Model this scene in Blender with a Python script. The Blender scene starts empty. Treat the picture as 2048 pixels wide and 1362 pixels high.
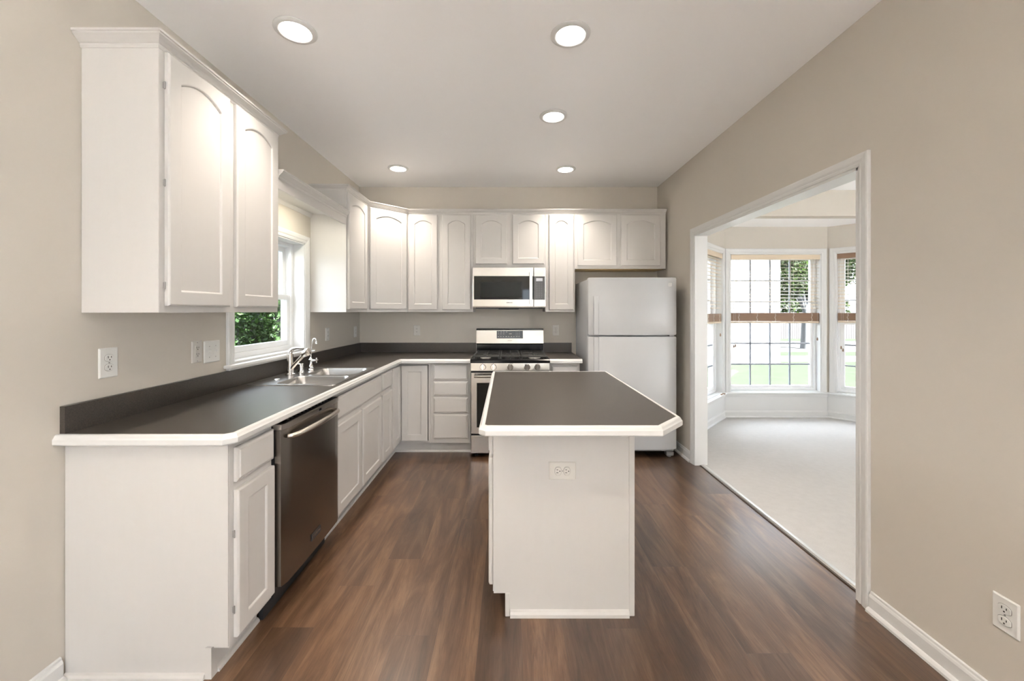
import bpy, bmesh, math, random
from mathutils import Matrix, Vector
random.seed(7)
SC = bpy.context.scene
COL = SC.collection

# ------------------------------------------------------------------ camera
F = 796.0; CX = 1017.0; CY = 622.0; H = 1.36
cam_d = bpy.data.cameras.new('camera'); cam = bpy.data.objects.new('camera', cam_d); COL.objects.link(cam)
cam.location = (0, 0, H); cam.rotation_euler = (math.pi/2, 0, 0)
cam_d.sensor_width = 36; cam_d.lens = F*36/2048
cam_d.shift_x = (1024-CX)/2048; cam_d.shift_y = (CY-681)/2048
cam_d.clip_start = 0.02
SC.camera = cam
def PX(px, Y): return (px-CX)*Y/F
def PZ(py, Y): return H-(py-CY)*Y/F

# ------------------------------------------------------------------ light
vs = SC.view_settings
SC.display_settings.display_device = 'sRGB'
vs.view_transform = 'Standard'; vs.look = 'None'; vs.gamma = 1; vs.use_curve_mapping = False
vs.exposure = 1.66
w = bpy.data.worlds.new('sky'); SC.world = w; w.use_nodes = True
wn = w.node_tree.nodes['Background']
wn.inputs['Color'].default_value = (0.80, 0.90, 1.0, 1); wn.inputs['Strength'].default_value = 3.4
sd = bpy.data.lights.new('sun', 'SUN'); sd.energy = 48.0; sd.angle = math.radians(1.5); sd.color = (1, .99, .99)
sun = bpy.data.objects.new('sun', sd); COL.objects.link(sun)
sun.rotation_euler = Vector((-.46, .57, -.68)).to_track_quat('-Z', 'Y').to_euler()
LAMP_W = 4.5
LAMP_COL = (1.0, .885, .76)
SC.cycles.max_bounces = 12; SC.cycles.diffuse_bounces = 8; SC.cycles.glossy_bounces = 5
SC.cycles.transparent_max_bounces = 12
SC.cycles.sample_clamp_indirect = 8.0
SC.cycles.use_denoising = True

# ------------------------------------------------------------------ materials
def newmat(name):
    m = bpy.data.materials.new(name); m.use_nodes = True
    nt = m.node_tree; b = nt.nodes['Principled BSDF']
    return m, nt, b
def link(nt, a, b): nt.links.new(a, b)
def node(nt, t, **kw):
    n = nt.nodes.new(t)
    for k, v in kw.items():
        if k in n.inputs.keys(): n.inputs[k].default_value = v
        else: setattr(n, k, v)
    return n
def mix_rgb(nt, fac, a, b, mode='MIX'):
    n = nt.nodes.new('ShaderNodeMix'); n.data_type = 'RGBA'; n.blend_type = mode
    for s, v in ((n.inputs[0], fac), (n.inputs[6], a), (n.inputs[7], b)):
        if hasattr(v, 'links'): nt.links.new(v, s)
        else: s.default_value = v if not isinstance(v, tuple) or len(v) == 4 else (*v, 1)
    return n.outputs[2]
def mathn(nt, op, a, b=None):
    n = nt.nodes.new('ShaderNodeMath'); n.operation = op
    for s, v in ((n.inputs[0], a), (n.inputs[1], b)):
        if v is None: continue
        if hasattr(v, 'links'): nt.links.new(v, s)
        else: s.default_value = v
    return n.outputs[0]

def plain(name, col, rough=.5, metal=0, noise=0.0, nscale=8, bump=0.0, bscale=200, spec=None, coat=0):
    m, nt, b = newmat(name)
    b.inputs['Roughness'].default_value = rough; b.inputs['Metallic'].default_value = metal
    if spec is not None: b.inputs['Specular IOR Level'].default_value = spec
    if coat: b.inputs['Coat Weight'].default_value = coat; b.inputs['Coat Roughness'].default_value = .05
    tc = node(nt, 'ShaderNodeTexCoord')
    if noise:
        n = node(nt, 'ShaderNodeTexNoise', Scale=nscale, Detail=4.0)
        link(nt, tc.outputs['Object'], n.inputs['Vector'])
        lo = tuple(c*(1-noise) for c in col); hi = tuple(min(1, c*(1+noise)) for c in col)
        link(nt, mix_rgb(nt, n.outputs['Fac'], lo, hi), b.inputs['Base Color'])
    else: b.inputs['Base Color'].default_value = (*col, 1)
    if bump:
        n = node(nt, 'ShaderNodeTexNoise', Scale=bscale, Detail=3.0)
        link(nt, tc.outputs['Object'], n.inputs['Vector'])
        bp = node(nt, 'ShaderNodeBump', Strength=bump, Distance=.002)
        link(nt, n.outputs['Fac'], bp.inputs['Height']); link(nt, bp.outputs['Normal'], b.inputs['Normal'])
    return m

def stretched(name, col, rough, scale, metal=1, amt=.06, bump=.05, aniso=0.0):
    m, nt, b = newmat(name)
    b.inputs['Roughness'].default_value = rough; b.inputs['Metallic'].default_value = metal
    if aniso: b.inputs['Anisotropic'].default_value = aniso
    tc = node(nt, 'ShaderNodeTexCoord'); mp = node(nt, 'ShaderNodeMapping'); mp.inputs['Scale'].default_value = scale
    link(nt, tc.outputs['Object'], mp.inputs['Vector'])
    n = node(nt, 'ShaderNodeTexNoise', Scale=1.0, Detail=4.0); link(nt, mp.outputs['Vector'], n.inputs['Vector'])
    lo = tuple(c*(1-amt) for c in col); hi = tuple(min(1, c*(1+amt)) for c in col)
    link(nt, mix_rgb(nt, n.outputs['Fac'], lo, hi), b.inputs['Base Color'])
    bp = node(nt, 'ShaderNodeBump', Strength=bump, Distance=.001)
    link(nt, n.outputs['Fac'], bp.inputs['Height']); link(nt, bp.outputs['Normal'], b.inputs['Normal'])
    return m

def floor_mat():
    m, nt, b = newmat('vinyl_plank')
    tc = node(nt, 'ShaderNodeTexCoord'); sx = node(nt, 'ShaderNodeSeparateXYZ')
    link(nt, tc.outputs['Object'], sx.inputs[0])
    PW, PL = .178, 1.22
    xs = mathn(nt, 'DIVIDE', mathn(nt, 'ADD', sx.outputs[0], 20.06), PW); ix = mathn(nt, 'FLOOR', xs)
    wn1 = node(nt, 'ShaderNodeTexWhiteNoise', noise_dimensions='1D'); link(nt, ix, wn1.inputs['W'])
    ys = mathn(nt, 'ADD', mathn(nt, 'DIVIDE', mathn(nt, 'ADD', sx.outputs[1], 20.0), PL), mathn(nt, 'MULTIPLY', wn1.outputs['Value'], 7.3))
    iy = mathn(nt, 'FLOOR', ys)
    cv = node(nt, 'ShaderNodeCombineXYZ'); link(nt, ix, cv.inputs[0]); link(nt, iy, cv.inputs[1])
    wn2 = node(nt, 'ShaderNodeTexWhiteNoise', noise_dimensions='2D'); link(nt, cv.outputs[0], wn2.inputs['Vector'])
    # grain coordinates, shifted per plank
    off = node(nt, 'ShaderNodeVectorMath', operation='SCALE'); link(nt, wn2.outputs['Color'], off.inputs[0]); off.inputs['Scale'].default_value = 40
    add = node(nt, 'ShaderNodeVectorMath', operation='ADD'); link(nt, tc.outputs['Object'], add.inputs[0]); link(nt, off.outputs[0], add.inputs[1])
    def grain(scale, detail, dist=0.0, rough=.6):
        mp = node(nt, 'ShaderNodeMapping'); mp.inputs['Scale'].default_value = scale
        link(nt, add.outputs[0], mp.inputs['Vector'])
        n = node(nt, 'ShaderNodeTexNoise', Scale=1.0, Detail=detail, Roughness=rough, Distortion=dist)
        link(nt, mp.outputs['Vector'], n.inputs['Vector']); return n.outputs['Fac']
    g1 = grain((8, 1.1, 1), 4, 1.8); g2 = grain((70, 4.5, 1), 6, 1.5, .75); g3 = grain((260, 9, 1), 2)
    r1 = node(nt, 'ShaderNodeValToRGB'); link(nt, g1, r1.inputs[0])
    e = r1.color_ramp.elements
    e[0].position = .30; e[0].color = (.053, .028, .015, 1); e[1].position = .72; e[1].color = (.165, .098, .056, 1)
    k = r1.color_ramp.elements.new(.5); k.color = (.100, .054, .029, 1)
    c1 = r1.outputs[0]
    r2 = node(nt, 'ShaderNodeValToRGB'); link(nt, g2, r2.inputs[0])
    r2.color_ramp.elements[0].position = .32; r2.color_ramp.elements[0].color = (.66, .64, .62, 1)
    r2.color_ramp.elements[1].position = .68; r2.color_ramp.elements[1].color = (1.28, 1.28, 1.28, 1)
    c2 = mix_rgb(nt, .85, c1, r2.outputs[0], 'MULTIPLY')
    # per plank tone
    r3 = node(nt, 'ShaderNodeValToRGB'); link(nt, wn2.outputs['Value'], r3.inputs[0])
    r3.color_ramp.elements[0].color = (.74, .74, .76, 1); r3.color_ramp.elements[1].color = (1.26, 1.22, 1.18, 1)
    c3 = mix_rgb(nt, 1.0, c2, r3.outputs[0], 'MULTIPLY')
    # seams
    fx = mathn(nt, 'FRACT', xs); fy = mathn(nt, 'FRACT', ys)
    ex = mathn(nt, 'MINIMUM', fx, mathn(nt, 'SUBTRACT', 1.0, fx)); ey = mathn(nt, 'MINIMUM', fy, mathn(nt, 'SUBTRACT', 1.0, fy))
    sm = mathn(nt, 'MINIMUM', mathn(nt, 'MULTIPLY', ex, PW), mathn(nt, 'MULTIPLY', ey, PL))
    seam = mathn(nt, 'LESS_THAN', sm, .0008)
    c4 = mix_rgb(nt, mathn(nt, 'MULTIPLY', seam, .55), c3, (.05, .035, .028))
    link(nt, c4, b.inputs['Base Color'])
    b.inputs['Roughness'].default_value = .36; b.inputs['Coat Weight'].default_value = .7; b.inputs['Coat IOR'].default_value = 1.5; b.inputs['Coat Roughness'].default_value = .2
    rr = mathn(nt, 'ADD', mathn(nt, 'MULTIPLY', g2, .18), .27); link(nt, rr, b.inputs['Roughness'])
    bp = node(nt, 'ShaderNodeBump', Strength=.12, Distance=.002)
    link(nt, mathn(nt, 'SUBTRACT', g3, mathn(nt, 'MULTIPLY', seam, 1.0)), bp.inputs['Height']); link(nt, bp.outputs['Normal'], b.inputs['Normal'])
    return m

def laminate_mat():
    m, nt, b = newmat('counter_laminate')
    tc = node(nt, 'ShaderNodeTexCoord')
    n = node(nt, 'ShaderNodeTexNoise', Scale=420.0, Detail=3.0); link(nt, tc.outputs['Object'], n.inputs['Vector'])
    r = node(nt, 'ShaderNodeValToRGB'); link(nt, n.outputs['Fac'], r.inputs[0])
    r.color_ramp.elements[0].position = .35; r.color_ramp.elements[0].color = (.031, .026, .023, 1)
    r.color_ramp.elements[1].position = .68; r.color_ramp.elements[1].color = (.070, .058, .048, 1)
    link(nt, r.outputs[0], b.inputs['Base Color'])
    b.inputs['Roughness'].default_value = .33
    bp = node(nt, 'ShaderNodeBump', Strength=.06, Distance=.001)
    link(nt, n.outputs['Fac'], bp.inputs['Height']); link(nt, bp.outputs['Normal'], b.inputs['Normal'])
    return m

def glass_mat(name, tint=(1, 1, 1)):
    m = bpy.data.materials.new(name); m.use_nodes = True; nt = m.node_tree; nt.nodes.clear()
    o = node(nt, 'ShaderNodeOutputMaterial'); t = node(nt, 'ShaderNodeBsdfTransparent'); t.inputs[0].default_value = (*tint, 1)
    g = node(nt, 'ShaderNodeBsdfGlossy'); g.inputs['Roughness'].default_value = 0.0
    mx = node(nt, 'ShaderNodeMixShader'); lw = node(nt, 'ShaderNodeLayerWeight', Blend=.5)
    fr = mathn(nt, 'ADD', .025, mathn(nt, 'MULTIPLY', mathn(nt, 'POWER', lw.outputs['Facing'], 5.0), .9))
    link(nt, fr, mx.inputs[0]); link(nt, t.outputs[0], mx.inputs[1]); link(nt, g.outputs[0], mx.inputs[2])
    link(nt, mx.outputs[0], o.inputs[0]); return m

def emis(name, col, s):
    m = bpy.data.materials.new(name); m.use_nodes = True; nt = m.node_tree; nt.nodes.clear()
    o = node(nt, 'ShaderNodeOutputMaterial'); e = node(nt, 'ShaderNodeEmission', Strength=s); e.inputs[0].default_value = (*col, 1)
    link(nt, e.outputs[0], o.inputs[0]); return m

def leaf_mat(name, lo, hi):
    m, nt, b = newmat(name)
    gi = node(nt, 'ShaderNodeNewGeometry')
    r = node(nt, 'ShaderNodeValToRGB'); link(nt, gi.outputs['Random Per Island'], r.inputs[0])
    r.color_ramp.elements[0].color = (*lo, 1); r.color_ramp.elements[1].color = (*hi, 1)
    link(nt, r.outputs[0], b.inputs['Base Color']); b.inputs['Roughness'].default_value = .55
    b.inputs['Specular IOR Level'].default_value = .25
    tr = node(nt, 'ShaderNodeBsdfTranslucent'); mx = node(nt, 'ShaderNodeMixShader'); mx.inputs[0].default_value = .4
    br = mix_rgb(nt, 1.0, r.outputs[0], (1.25, 1.5, .8), 'MULTIPLY'); link(nt, br, tr.inputs[0])
    o = [n_ for n_ in nt.nodes if n_.type == 'OUTPUT_MATERIAL'][0]
    link(nt, b.outputs[0], mx.inputs[1]); link(nt, tr.outputs[0], mx.inputs[2]); link(nt, mx.outputs[0], o.inputs[0])
    return m

def grass_mat():
    m, nt, b = newmat('lawn_grass')
    tc = node(nt, 'ShaderNodeTexCoord')
    n = node(nt, 'ShaderNodeTexNoise', Scale=2.5, Detail=8.0); link(nt, tc.outputs['Object'], n.inputs['Vector'])
    link(nt, mix_rgb(nt, n.outputs['Fac'], (.018, .0235, .0155), (.028, .0335, .025)), b.inputs['Base Color'])
    b.inputs['Roughness'].default_value = 1.0; b.inputs['Specular IOR Level'].default_value = 0.0; return m

def siding_mat():
    m, nt, b = newmat('lap_siding')
    tc = node(nt, 'ShaderNodeTexCoord'); sx = node(nt, 'ShaderNodeSeparateXYZ'); link(nt, tc.outputs['Object'], sx.inputs[0])
    f = mathn(nt, 'FRACT', mathn(nt, 'DIVIDE', sx.outputs[2], .12))
    b.inputs['Specular IOR Level'].default_value = 0.0
    link(nt, mix_rgb(nt, mathn(nt, 'LESS_THAN', f, .06), (.10, .10, .102), (.08, .08, .082)), b.inputs['Base Color'])
    b.inputs['Roughness'].default_value = .6; return m

def carpet_mat(name='carpet_bounce', lo=(.66, .635, .62), hi=(.85, .83, .815)):
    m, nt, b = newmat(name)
    tc = node(nt, 'ShaderNodeTexCoord')
    n = node(nt, 'ShaderNodeTexNoise', Scale=260.0, Detail=3.0); link(nt, tc.outputs['Object'], n.inputs['Vector'])
    n2 = node(nt, 'ShaderNodeTexNoise', Scale=22.0, Detail=4.0); link(nt, tc.outputs['Object'], n2.inputs['Vector'])
    s = mathn(nt, 'ADD', mathn(nt, 'MULTIPLY', n.outputs['Fac'], .6), mathn(nt, 'MULTIPLY', n2.outputs['Fac'], .4))
    link(nt, mix_rgb(nt, s, lo, hi), b.inputs['Base Color'])
    b.inputs['Roughness'].default_value = .95; b.inputs['Specular IOR Level'].default_value = .1
    bp = node(nt, 'ShaderNodeBump', Strength=.6, Distance=.006)
    link(nt, s, bp.inputs['Height']); link(nt, bp.outputs['Normal'], b.inputs['Normal']); return m

WALL = plain('wall_paint', (.55, .513, .458), .62, noise=.02, nscale=3, bump=.08, bscale=350)
CEIL = plain('ceiling_paint', (.92, .92, .93), .7, bump=.06, bscale=300)
TRIM = plain('trim_paint', (.64, .64, .635), .32, bump=.02, bscale=60)
CAB = stretched('cabinet_paint', (.56, .545, .528), .36, (70, 70, 5), metal=0, amt=.012, bump=.05)
EDGE = plain('counter_edge_paint', (.62, .62, .61), .3, noise=.02, nscale=20, bump=.05, bscale=90)
LAM = laminate_mat()
FLOOR = floor_mat()
CARPET_BOUNCE = carpet_mat(); CARPETD = carpet_mat('carpet_cream', (.42, .405, .39), (.60, .585, .57))
STEEL = stretched('brushed_steel', (.60, .575, .55), .27, (3, 3, 500), bump=.04)
STEELX = stretched('brushed_steel_across', (.40, .385, .365), .22, (500, 3, 3), bump=.03)
DSTEEL = stretched('dark_steel', (.27, .245, .222), .25, (300, 300, 2), bump=.03)
SINKST = stretched('sink_steel', (.62, .61, .60), .26, (3, 300, 3), bump=.03)
CHROME = plain('chrome', (.78, .77, .76), .10, 1)
NICKEL = plain('brushed_nickel', (.60, .565, .53), .2, 1, noise=.04, nscale=40)
BLACK = plain('black_enamel', (.008, .008, .009), .16, spec=.35)
BLACKM = plain('black_plastic', (.02, .02, .022), .45)
IRON = plain('cast_iron', (.025, .024, .023), .5, bump=.2, bscale=300)
BGLASS = plain('black_glass', (.004, .004, .0045), .04, spec=.28)
GREYP = plain('grey_panel', (.085, .10, .12), .25)
FRIDGE = plain('fridge_enamel', (.47, .475, .48), .22, bump=.10, bscale=500)
WPLAST = plain('white_plastic', (.68, .68, .66), .3)
IPLAST = plain('ivory_plastic', (.62, .60, .565), .3)
DARK = plain('dark_slot', (.02, .018, .016), .6)
GREYM = plain('grey_metal', (.35, .34, .33), .4, .6)
MARK = plain('marking_light', (.55, .58, .60), .5)
MARKD = plain('marking_dark', (.06, .06, .06), .5)
LCD = plain('lcd', (.55, .57, .62), .3)
VINYL = plain('window_vinyl', (.80, .81, .82), .35)
GRILLE = plain('grille_bar', (.30, .32, .37), .4)
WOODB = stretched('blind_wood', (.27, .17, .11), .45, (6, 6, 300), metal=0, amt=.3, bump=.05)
WOODL = stretched('blind_wood_pale', (.66, .55, .42), .45, (6, 6, 200), metal=0, amt=.08, bump=.03)
RAWWOOD = stretched('raw_wood', (.50, .36, .18), .6, (60, 3, 60), metal=0, amt=.2)
CORD = plain('cord', (.75, .72, .66), .8)
GLASS = glass_mat('window_glass', (.985, .985, .985))
LENS = emis('lamp_glow', (1.0, .94, .82), 9.0)
ALUM = plain('threshold_metal', (.55, .54, .52), .3, .9)
BARK = plain('bark', (.06, .063, .065), .9, noise=.3, nscale=20, bump=.5, bscale=30)
LEAF1 = leaf_mat('leaf_green', (.006, .019, .004), (.030, .066, .014))
LEAF2 = leaf_mat('leaf_yard', (.010, .016, .007), (.030, .042, .020))
GRASS = grass_mat(); SIDING = siding_mat()
PATIO_BOUNCE = plain('patio_bounce', (.72, .71, .69), .9)
CONC = plain('concrete', (.06, .06, .058), .9, noise=.06, nscale=3, spec=0)
FENCEW = stretched('fence_wood', (.0135, .0125, .0125), .85, (20, 20, 2), metal=0, amt=.25)
SHINGLE = plain('shingle', (.20, .20, .21), .9, noise=.2, nscale=30)
SUN_BLOCK = plain('sun_block', (.62, .60, .56), .8)

# ------------------------------------------------------------------ mesh helpers
I4 = Matrix.Identity(4)
def frame(o, n):
    n = Vector(n).normalized(); v = Vector((0, 0, 1)); u = v.cross(n)
    m = Matrix.Identity(4)
    for i in range(3): m[i][0] = u[i]; m[i][1] = v[i]; m[i][2] = n[i]; m[i][3] = o[i]
    return m
def NB(): return bmesh.new()
def box(bm, x0, x1, y0, y1, z0, z1, M=I4, bev=0.0, seg=1):
    if x0 > x1: x0, x1 = x1, x0
    if y0 > y1: y0, y1 = y1, y0
    if z0 > z1: z0, z1 = z1, z0
    vs_ = [bm.verts.new(M @ Vector(c)) for c in ((x0,y0,z0),(x1,y0,z0),(x1,y1,z0),(x0,y1,z0),(x0,y0,z1),(x1,y0,z1),(x1,y1,z1),(x0,y1,z1))]
    fs = [bm.faces.new([vs_[i] for i in f]) for f in ((0,3,2,1),(4,5,6,7),(0,1,5,4),(1,2,6,5),(2,3,7,6),(3,0,4,7))]
    if bev > 0:
        es = list({e for f in fs for e in f.edges})
        bmesh.ops.bevel(bm, geom=es, offset=bev, segments=seg, affect='EDGES', profile=.5)
    return bm
def loft(bm, loops, M=I4, cap0=True, cap1=True, close=True):
    L = [[bm.verts.new(M @ Vector(p)) for p in lp] for lp in loops]
    n = len(L[0])
    for a, b in zip(L, L[1:]):
        for i in range(n if close else n-1):
            j = (i+1) % n
            try: bm.faces.new((a[i], a[j], b[j], b[i]))
            except ValueError: pass
    if cap0: bm.faces.new(list(reversed(L[0])))
    if cap1: bm.faces.new(L[-1])
    return L
def prism(bm, poly, c0, c1, M=I4):
    return loft(bm, [[(p[0], p[1], c0) for p in poly], [(p[0], p[1], c1) for p in poly]], M)
def sweep(bm, path, prof, M=I4, side=1, closed=False):
    """path in the a-b plane, prof = (offset to the left of travel * side, depth c)."""
    P = [Vector(p) for p in path]; n = len(P); loops = []
    for i in range(n):
        if closed or 0 < i < n-1:
            d0 = (P[i]-P[i-1]).normalized(); d1 = (P[(i+1) % n]-P[i]).normalized()
        elif i == 0: d0 = d1 = (P[1]-P[0]).normalized()
        else: d0 = d1 = (P[-1]-P[-2]).normalized()
        n0 = Vector((-d0.y, d0.x)); n1 = Vector((-d1.y, d1.x)); b = (n0+n1)
        b = b/ (b.dot(n0)) if b.length > 1e-6 else n0
        b = b*side
        loops.append([(P[i].x+b.x*o, P[i].y+b.y*o, c) for o, c in prof])
    if closed: loops.append(loops[0])
    loft(bm, loops, M, cap0=not closed, cap1=not closed)
    if closed: bmesh.ops.remove_doubles(bm, verts=bm.verts, dist=1e-6)
def lathe(bm, prof, M=I4, seg=24, cap=True):
    loops = []
    for r, z in prof:
        loops.append([(r*math.cos(2*math.pi*i/seg), r*math.sin(2*math.pi*i/seg), z) for i in range(seg)])
    loft(bm, loops, M, cap0=cap, cap1=cap)
def tube(bm, pts, r, M=I4, seg=10, ry=None, smooth=True):
    pts = [Vector(p) for p in pts]
    if smooth and len(pts) > 2:
        out = []
        n = len(pts)
        for i in range(n-1):
            p0 = pts[max(i-1, 0)]; p1 = pts[i]; p2 = pts[i+1]; p3 = pts[min(i+2, n-1)]
            for k in range(6):
                t = k/6
                out.append(.5*((2*p1)+(-p0+p2)*t+(2*p0-5*p1+4*p2-p3)*t*t+(-p0+3*p1-3*p2+p3)*t**3))
        out.append(pts[-1]); 
    else: out = pts
    N = len(out); rs = r if isinstance(r, (list, tuple)) else [r]*N
    if len(rs) != N: rs = [rs[min(len(rs)-1, int(i*len(rs)/N))]+0 for i in range(N)] if len(rs) < 2 else [rs[0]+(rs[-1]-rs[0])*i/(N-1) for i in range(N)] if len(rs) == 2 else [_interp(rs, i/(N-1)) for i in range(N)]
    loops = []; prev = None
    for i, p in enumerate(out):
        d = (out[min(i+1, N-1)]-out[max(i-1, 0)]).normalized()
        if prev is None:
            a = Vector((0, 0, 1)) if abs(d.z) < .9 else Vector((0, 1, 0))
            u = a.cross(d).normalized()
        else: u = (prev-d*prev.dot(d)).normalized()
        prev = u; v = d.cross(u)
        loops.append([p+u*rs[i]*math.cos(2*math.pi*k/seg)+v*rs[i]*(ry or 1)*math.sin(2*math.pi*k/seg) for k in range(seg)])
    loft(bm, loops, M)
def _interp(a, t):
    x = t*(len(a)-1); i = min(int(x), len(a)-2); return a[i]+(a[i+1]-a[i])*(x-i)
def rrect(a0, a1, b0, b1, r, k=5, c=0):
    pts = []
    for cx, cy, s in ((a1-r, b0+r, -90), (a1-r, b1-r, 0), (a0+r, b1-r, 90), (a0+r, b0+r, 180)):
        for i in range(k+1):
            t = math.radians(s+90*i/k); pts.append((cx+r*math.cos(t), cy+r*math.sin(t), c))
    return pts
def text(bm, s, size, M, depth=.0006, bold=0.0):
    cu = bpy.data.curves.new('t', 'FONT'); cu.body = s; cu.size = size; cu.align_x = 'CENTER'; cu.align_y = 'CENTER'
    cu.extrude = depth; cu.offset = bold
    o = bpy.data.objects.new('t', cu); COL.objects.link(o)
    dg = bpy.context.evaluated_depsgraph_get(); me = bpy.data.meshes.new_from_object(o.evaluated_get(dg))
    me.transform(M); bm.from_mesh(me)
    bpy.data.objects.remove(o); bpy.data.curves.remove(cu); bpy.data.meshes.remove(me)

def build(name, bm, mat, parent=None, org=None, smooth=None, recalc=True):
    if recalc: bmesh.ops.recalc_face_normals(bm, faces=bm.faces)
    me = bpy.data.meshes.new(name); bm.to_mesh(me); bm.free()
    if parent is not None:
        r = parent
        while r.parent: r = r.parent
        org = Vector(r.location)
    elif org is None:
        xs = [v.co for v in me.vertices]
        org = Vector(((min(c.x for c in xs)+max(c.x for c in xs))/2, (min(c.y for c in xs)+max(c.y for c in xs))/2, min(c.z for c in xs)))
    else: org = Vector(org)
    me.transform(Matrix.Translation(-org))
    me.materials.append(mat)
    if smooth:
        me.shade_smooth() if hasattr(me, 'shade_smooth') else [setattr(p, 'use_smooth', True) for p in me.polygons]
        me.set_sharp_from_angle(angle=math.radians(smooth))
    o = bpy.data.objects.new(name, me); COL.objects.link(o)
    if parent is not None: o.parent = parent
    else: o.location = org
    return o
def thing(name, label, cat, loc, group=None):
    o = bpy.data.objects.new(name, None); COL.objects.link(o); o.location = loc; o.empty_display_size = .1
    o['label'] = label; o['category'] = cat
    if group: o['group'] = group
    return o
def tag(o, label, cat, group=None):
    o['label'] = label; o['category'] = cat
    if group: o['group'] = group
    return o
def struct(name, bm, mat, parent=None, label=None, cat=None):
    o = build(name, bm, mat, parent, org=(0, 0, 0) if parent is None else None)
    if parent is None: o['kind'] = 'structure'
    if label: o['label'] = label; o['category'] = cat
    return o
def sroot(name, loc, label, cat):
    o = bpy.data.objects.new(name, None); COL.objects.link(o); o.location = loc; o['kind'] = 'structure'
    o['label'] = label; o['category'] = cat
    return o

# ------------------------------------------------------------------ dimensions
XL, XR, YB, ZC = -1.645, 1.645, 4.40, 2.73
YN = -5.0                      # wall behind the camera
WX = 1.745                     # dining side of the right wall
BY = 4.51; BYF = 5.09; ZB = 2.436
DXR = 5.4; DYN = -1.2
ZG = -.55                      # ground outside

# ------------------------------------------------------------------ shell
b = NB(); box(b, XL-.2, 1.72, -2.0, YB+.15, -.12, 0); struct('floor', b, FLOOR, label='brown-grey wood-look plank floor of the kitchen', cat='floor')
b = NB(); box(b, XL-.2, 1.72, YN, -2.0, -.12, 0); struct('floor', b, CARPET_BOUNCE)  # unseen pale carpet added to bounce sunlight up to the ceiling
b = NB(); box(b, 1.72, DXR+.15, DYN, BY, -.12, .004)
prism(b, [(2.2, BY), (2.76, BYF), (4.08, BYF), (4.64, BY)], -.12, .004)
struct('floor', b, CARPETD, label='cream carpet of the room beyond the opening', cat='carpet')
b = NB(); box(b, XL-.2, XR+.0, YN-.15, YB+.15, ZC, ZC+.15)
struct('ceiling', b, CEIL, label='white kitchen ceiling with recessed lights', cat='ceiling')
b = NB(); box(b, XR, DXR+.15, YN-.15, BY+.12, ZC, ZC+.15)
prism(b, [(2.2, BY+.121), (2.64, BYF+.2), (4.20, BYF+.2), (4.64, BY+.121)], ZB, ZB+.1)
struct('ceiling', b, CEIL, label='white ceiling of the room beyond the opening with lower bay ceiling', cat='ceiling')
b = NB(); box(b, XL-.3, DXR+.4, YN-.4, BY+.2, ZC+.16, 3.2); struct('roof', b, SUN_BLOCK)  # unseen slab added to keep the sun out, height set for shrub light
# left wall with window
WY0, WY1, WZ0, WZ1 = 2.378, 3.205, 1.045, 1.90
b = NB()
box(b, XL-.17, XL, YN-.15, WY0, -.6, ZC); box(b, XL-.17, XL, WY1, YB+.15, -.6, ZC)
box(b, XL-.17, XL, WY0, WY1, -.6, WZ0); box(b, XL-.17, XL, WY0, WY1, WZ1, ZC)
struct('wall_left', b, WALL, label='greige painted left wall with the kitchen window', cat='wall')
b = NB(); box(b, XL, XR, YB, YB+.15, -.6, ZC); box(b, XR, WX, YB, YB+.15, -.6, ZC)
struct('wall_back', b, WALL, label='greige back wall behind stove and refrigerator', cat='wall')
# right wall with the cased opening
OY0, OY1, OZ = 1.865, 3.515, 2.035
PY0, PY1 = -4.8, -1.8  # opening for the added patio doors
b = NB(); box(b, XR, WX, YN-.15, PY0, -.6, ZC); box(b, XR, WX, PY1, OY0, -.1, ZC); box(b, XR, WX, PY0, PY1, 2.4, ZC); box(b, XR, WX, PY0, PY1, -.6, 0); box(b, XR, WX, OY1, YB, -.1, ZC); box(b, XR, WX, OY0, OY1, OZ, ZC)
struct('wall_right', b, WALL, label='greige right wall around the wide cased opening', cat='wall')
# wall behind the camera with an opening for the added narrow window
b = NB(); box(b, XL, .42, YN-.15, YN, -.6, ZC); box(b, .82, XR, YN-.15, YN, -.6, ZC); box(b, .42, .82, YN-.15, YN, 2.1, ZC); box(b, .42, .82, YN-.15, YN, -.6, .3)
struct('wall_front', b, WALL)
# dining room walls
b = NB(); box(b, WX, 2.2, BY, BY+.12, -.6, ZC); box(b, 4.64, DXR, BY, BY+.12, -.6, ZC); box(b, 2.2, 4.64, BY, BY+.12, ZB, ZC)
struct('wall_dining_back', b, WALL, label='greige header wall above the bay in the far room', cat='wall')
b = NB(); box(b, DXR, DXR+.15, DYN, 0, -.6, ZC); box(b, DXR, DXR+.15, 1.2, BY+.12, -.6, ZC); box(b, DXR, DXR+.15, 0, 1.2, -.6, .3); box(b, DXR, DXR+.15, 0, 1.2, 2.3, ZC); struct('wall_dining_right', b, WALL)
b = NB(); box(b, WX, 4.1, DYN-.15, DYN, -.6, ZC); box(b, 5.0, DXR, DYN-.15, DYN, -.6, ZC); box(b, 4.1, 5.0, DYN-.15, DYN, 2.4, ZC); box(b, 4.1, 5.0, DYN-.15, DYN, -.6, 0); struct('wall_dining_front', b, WALL)

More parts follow.
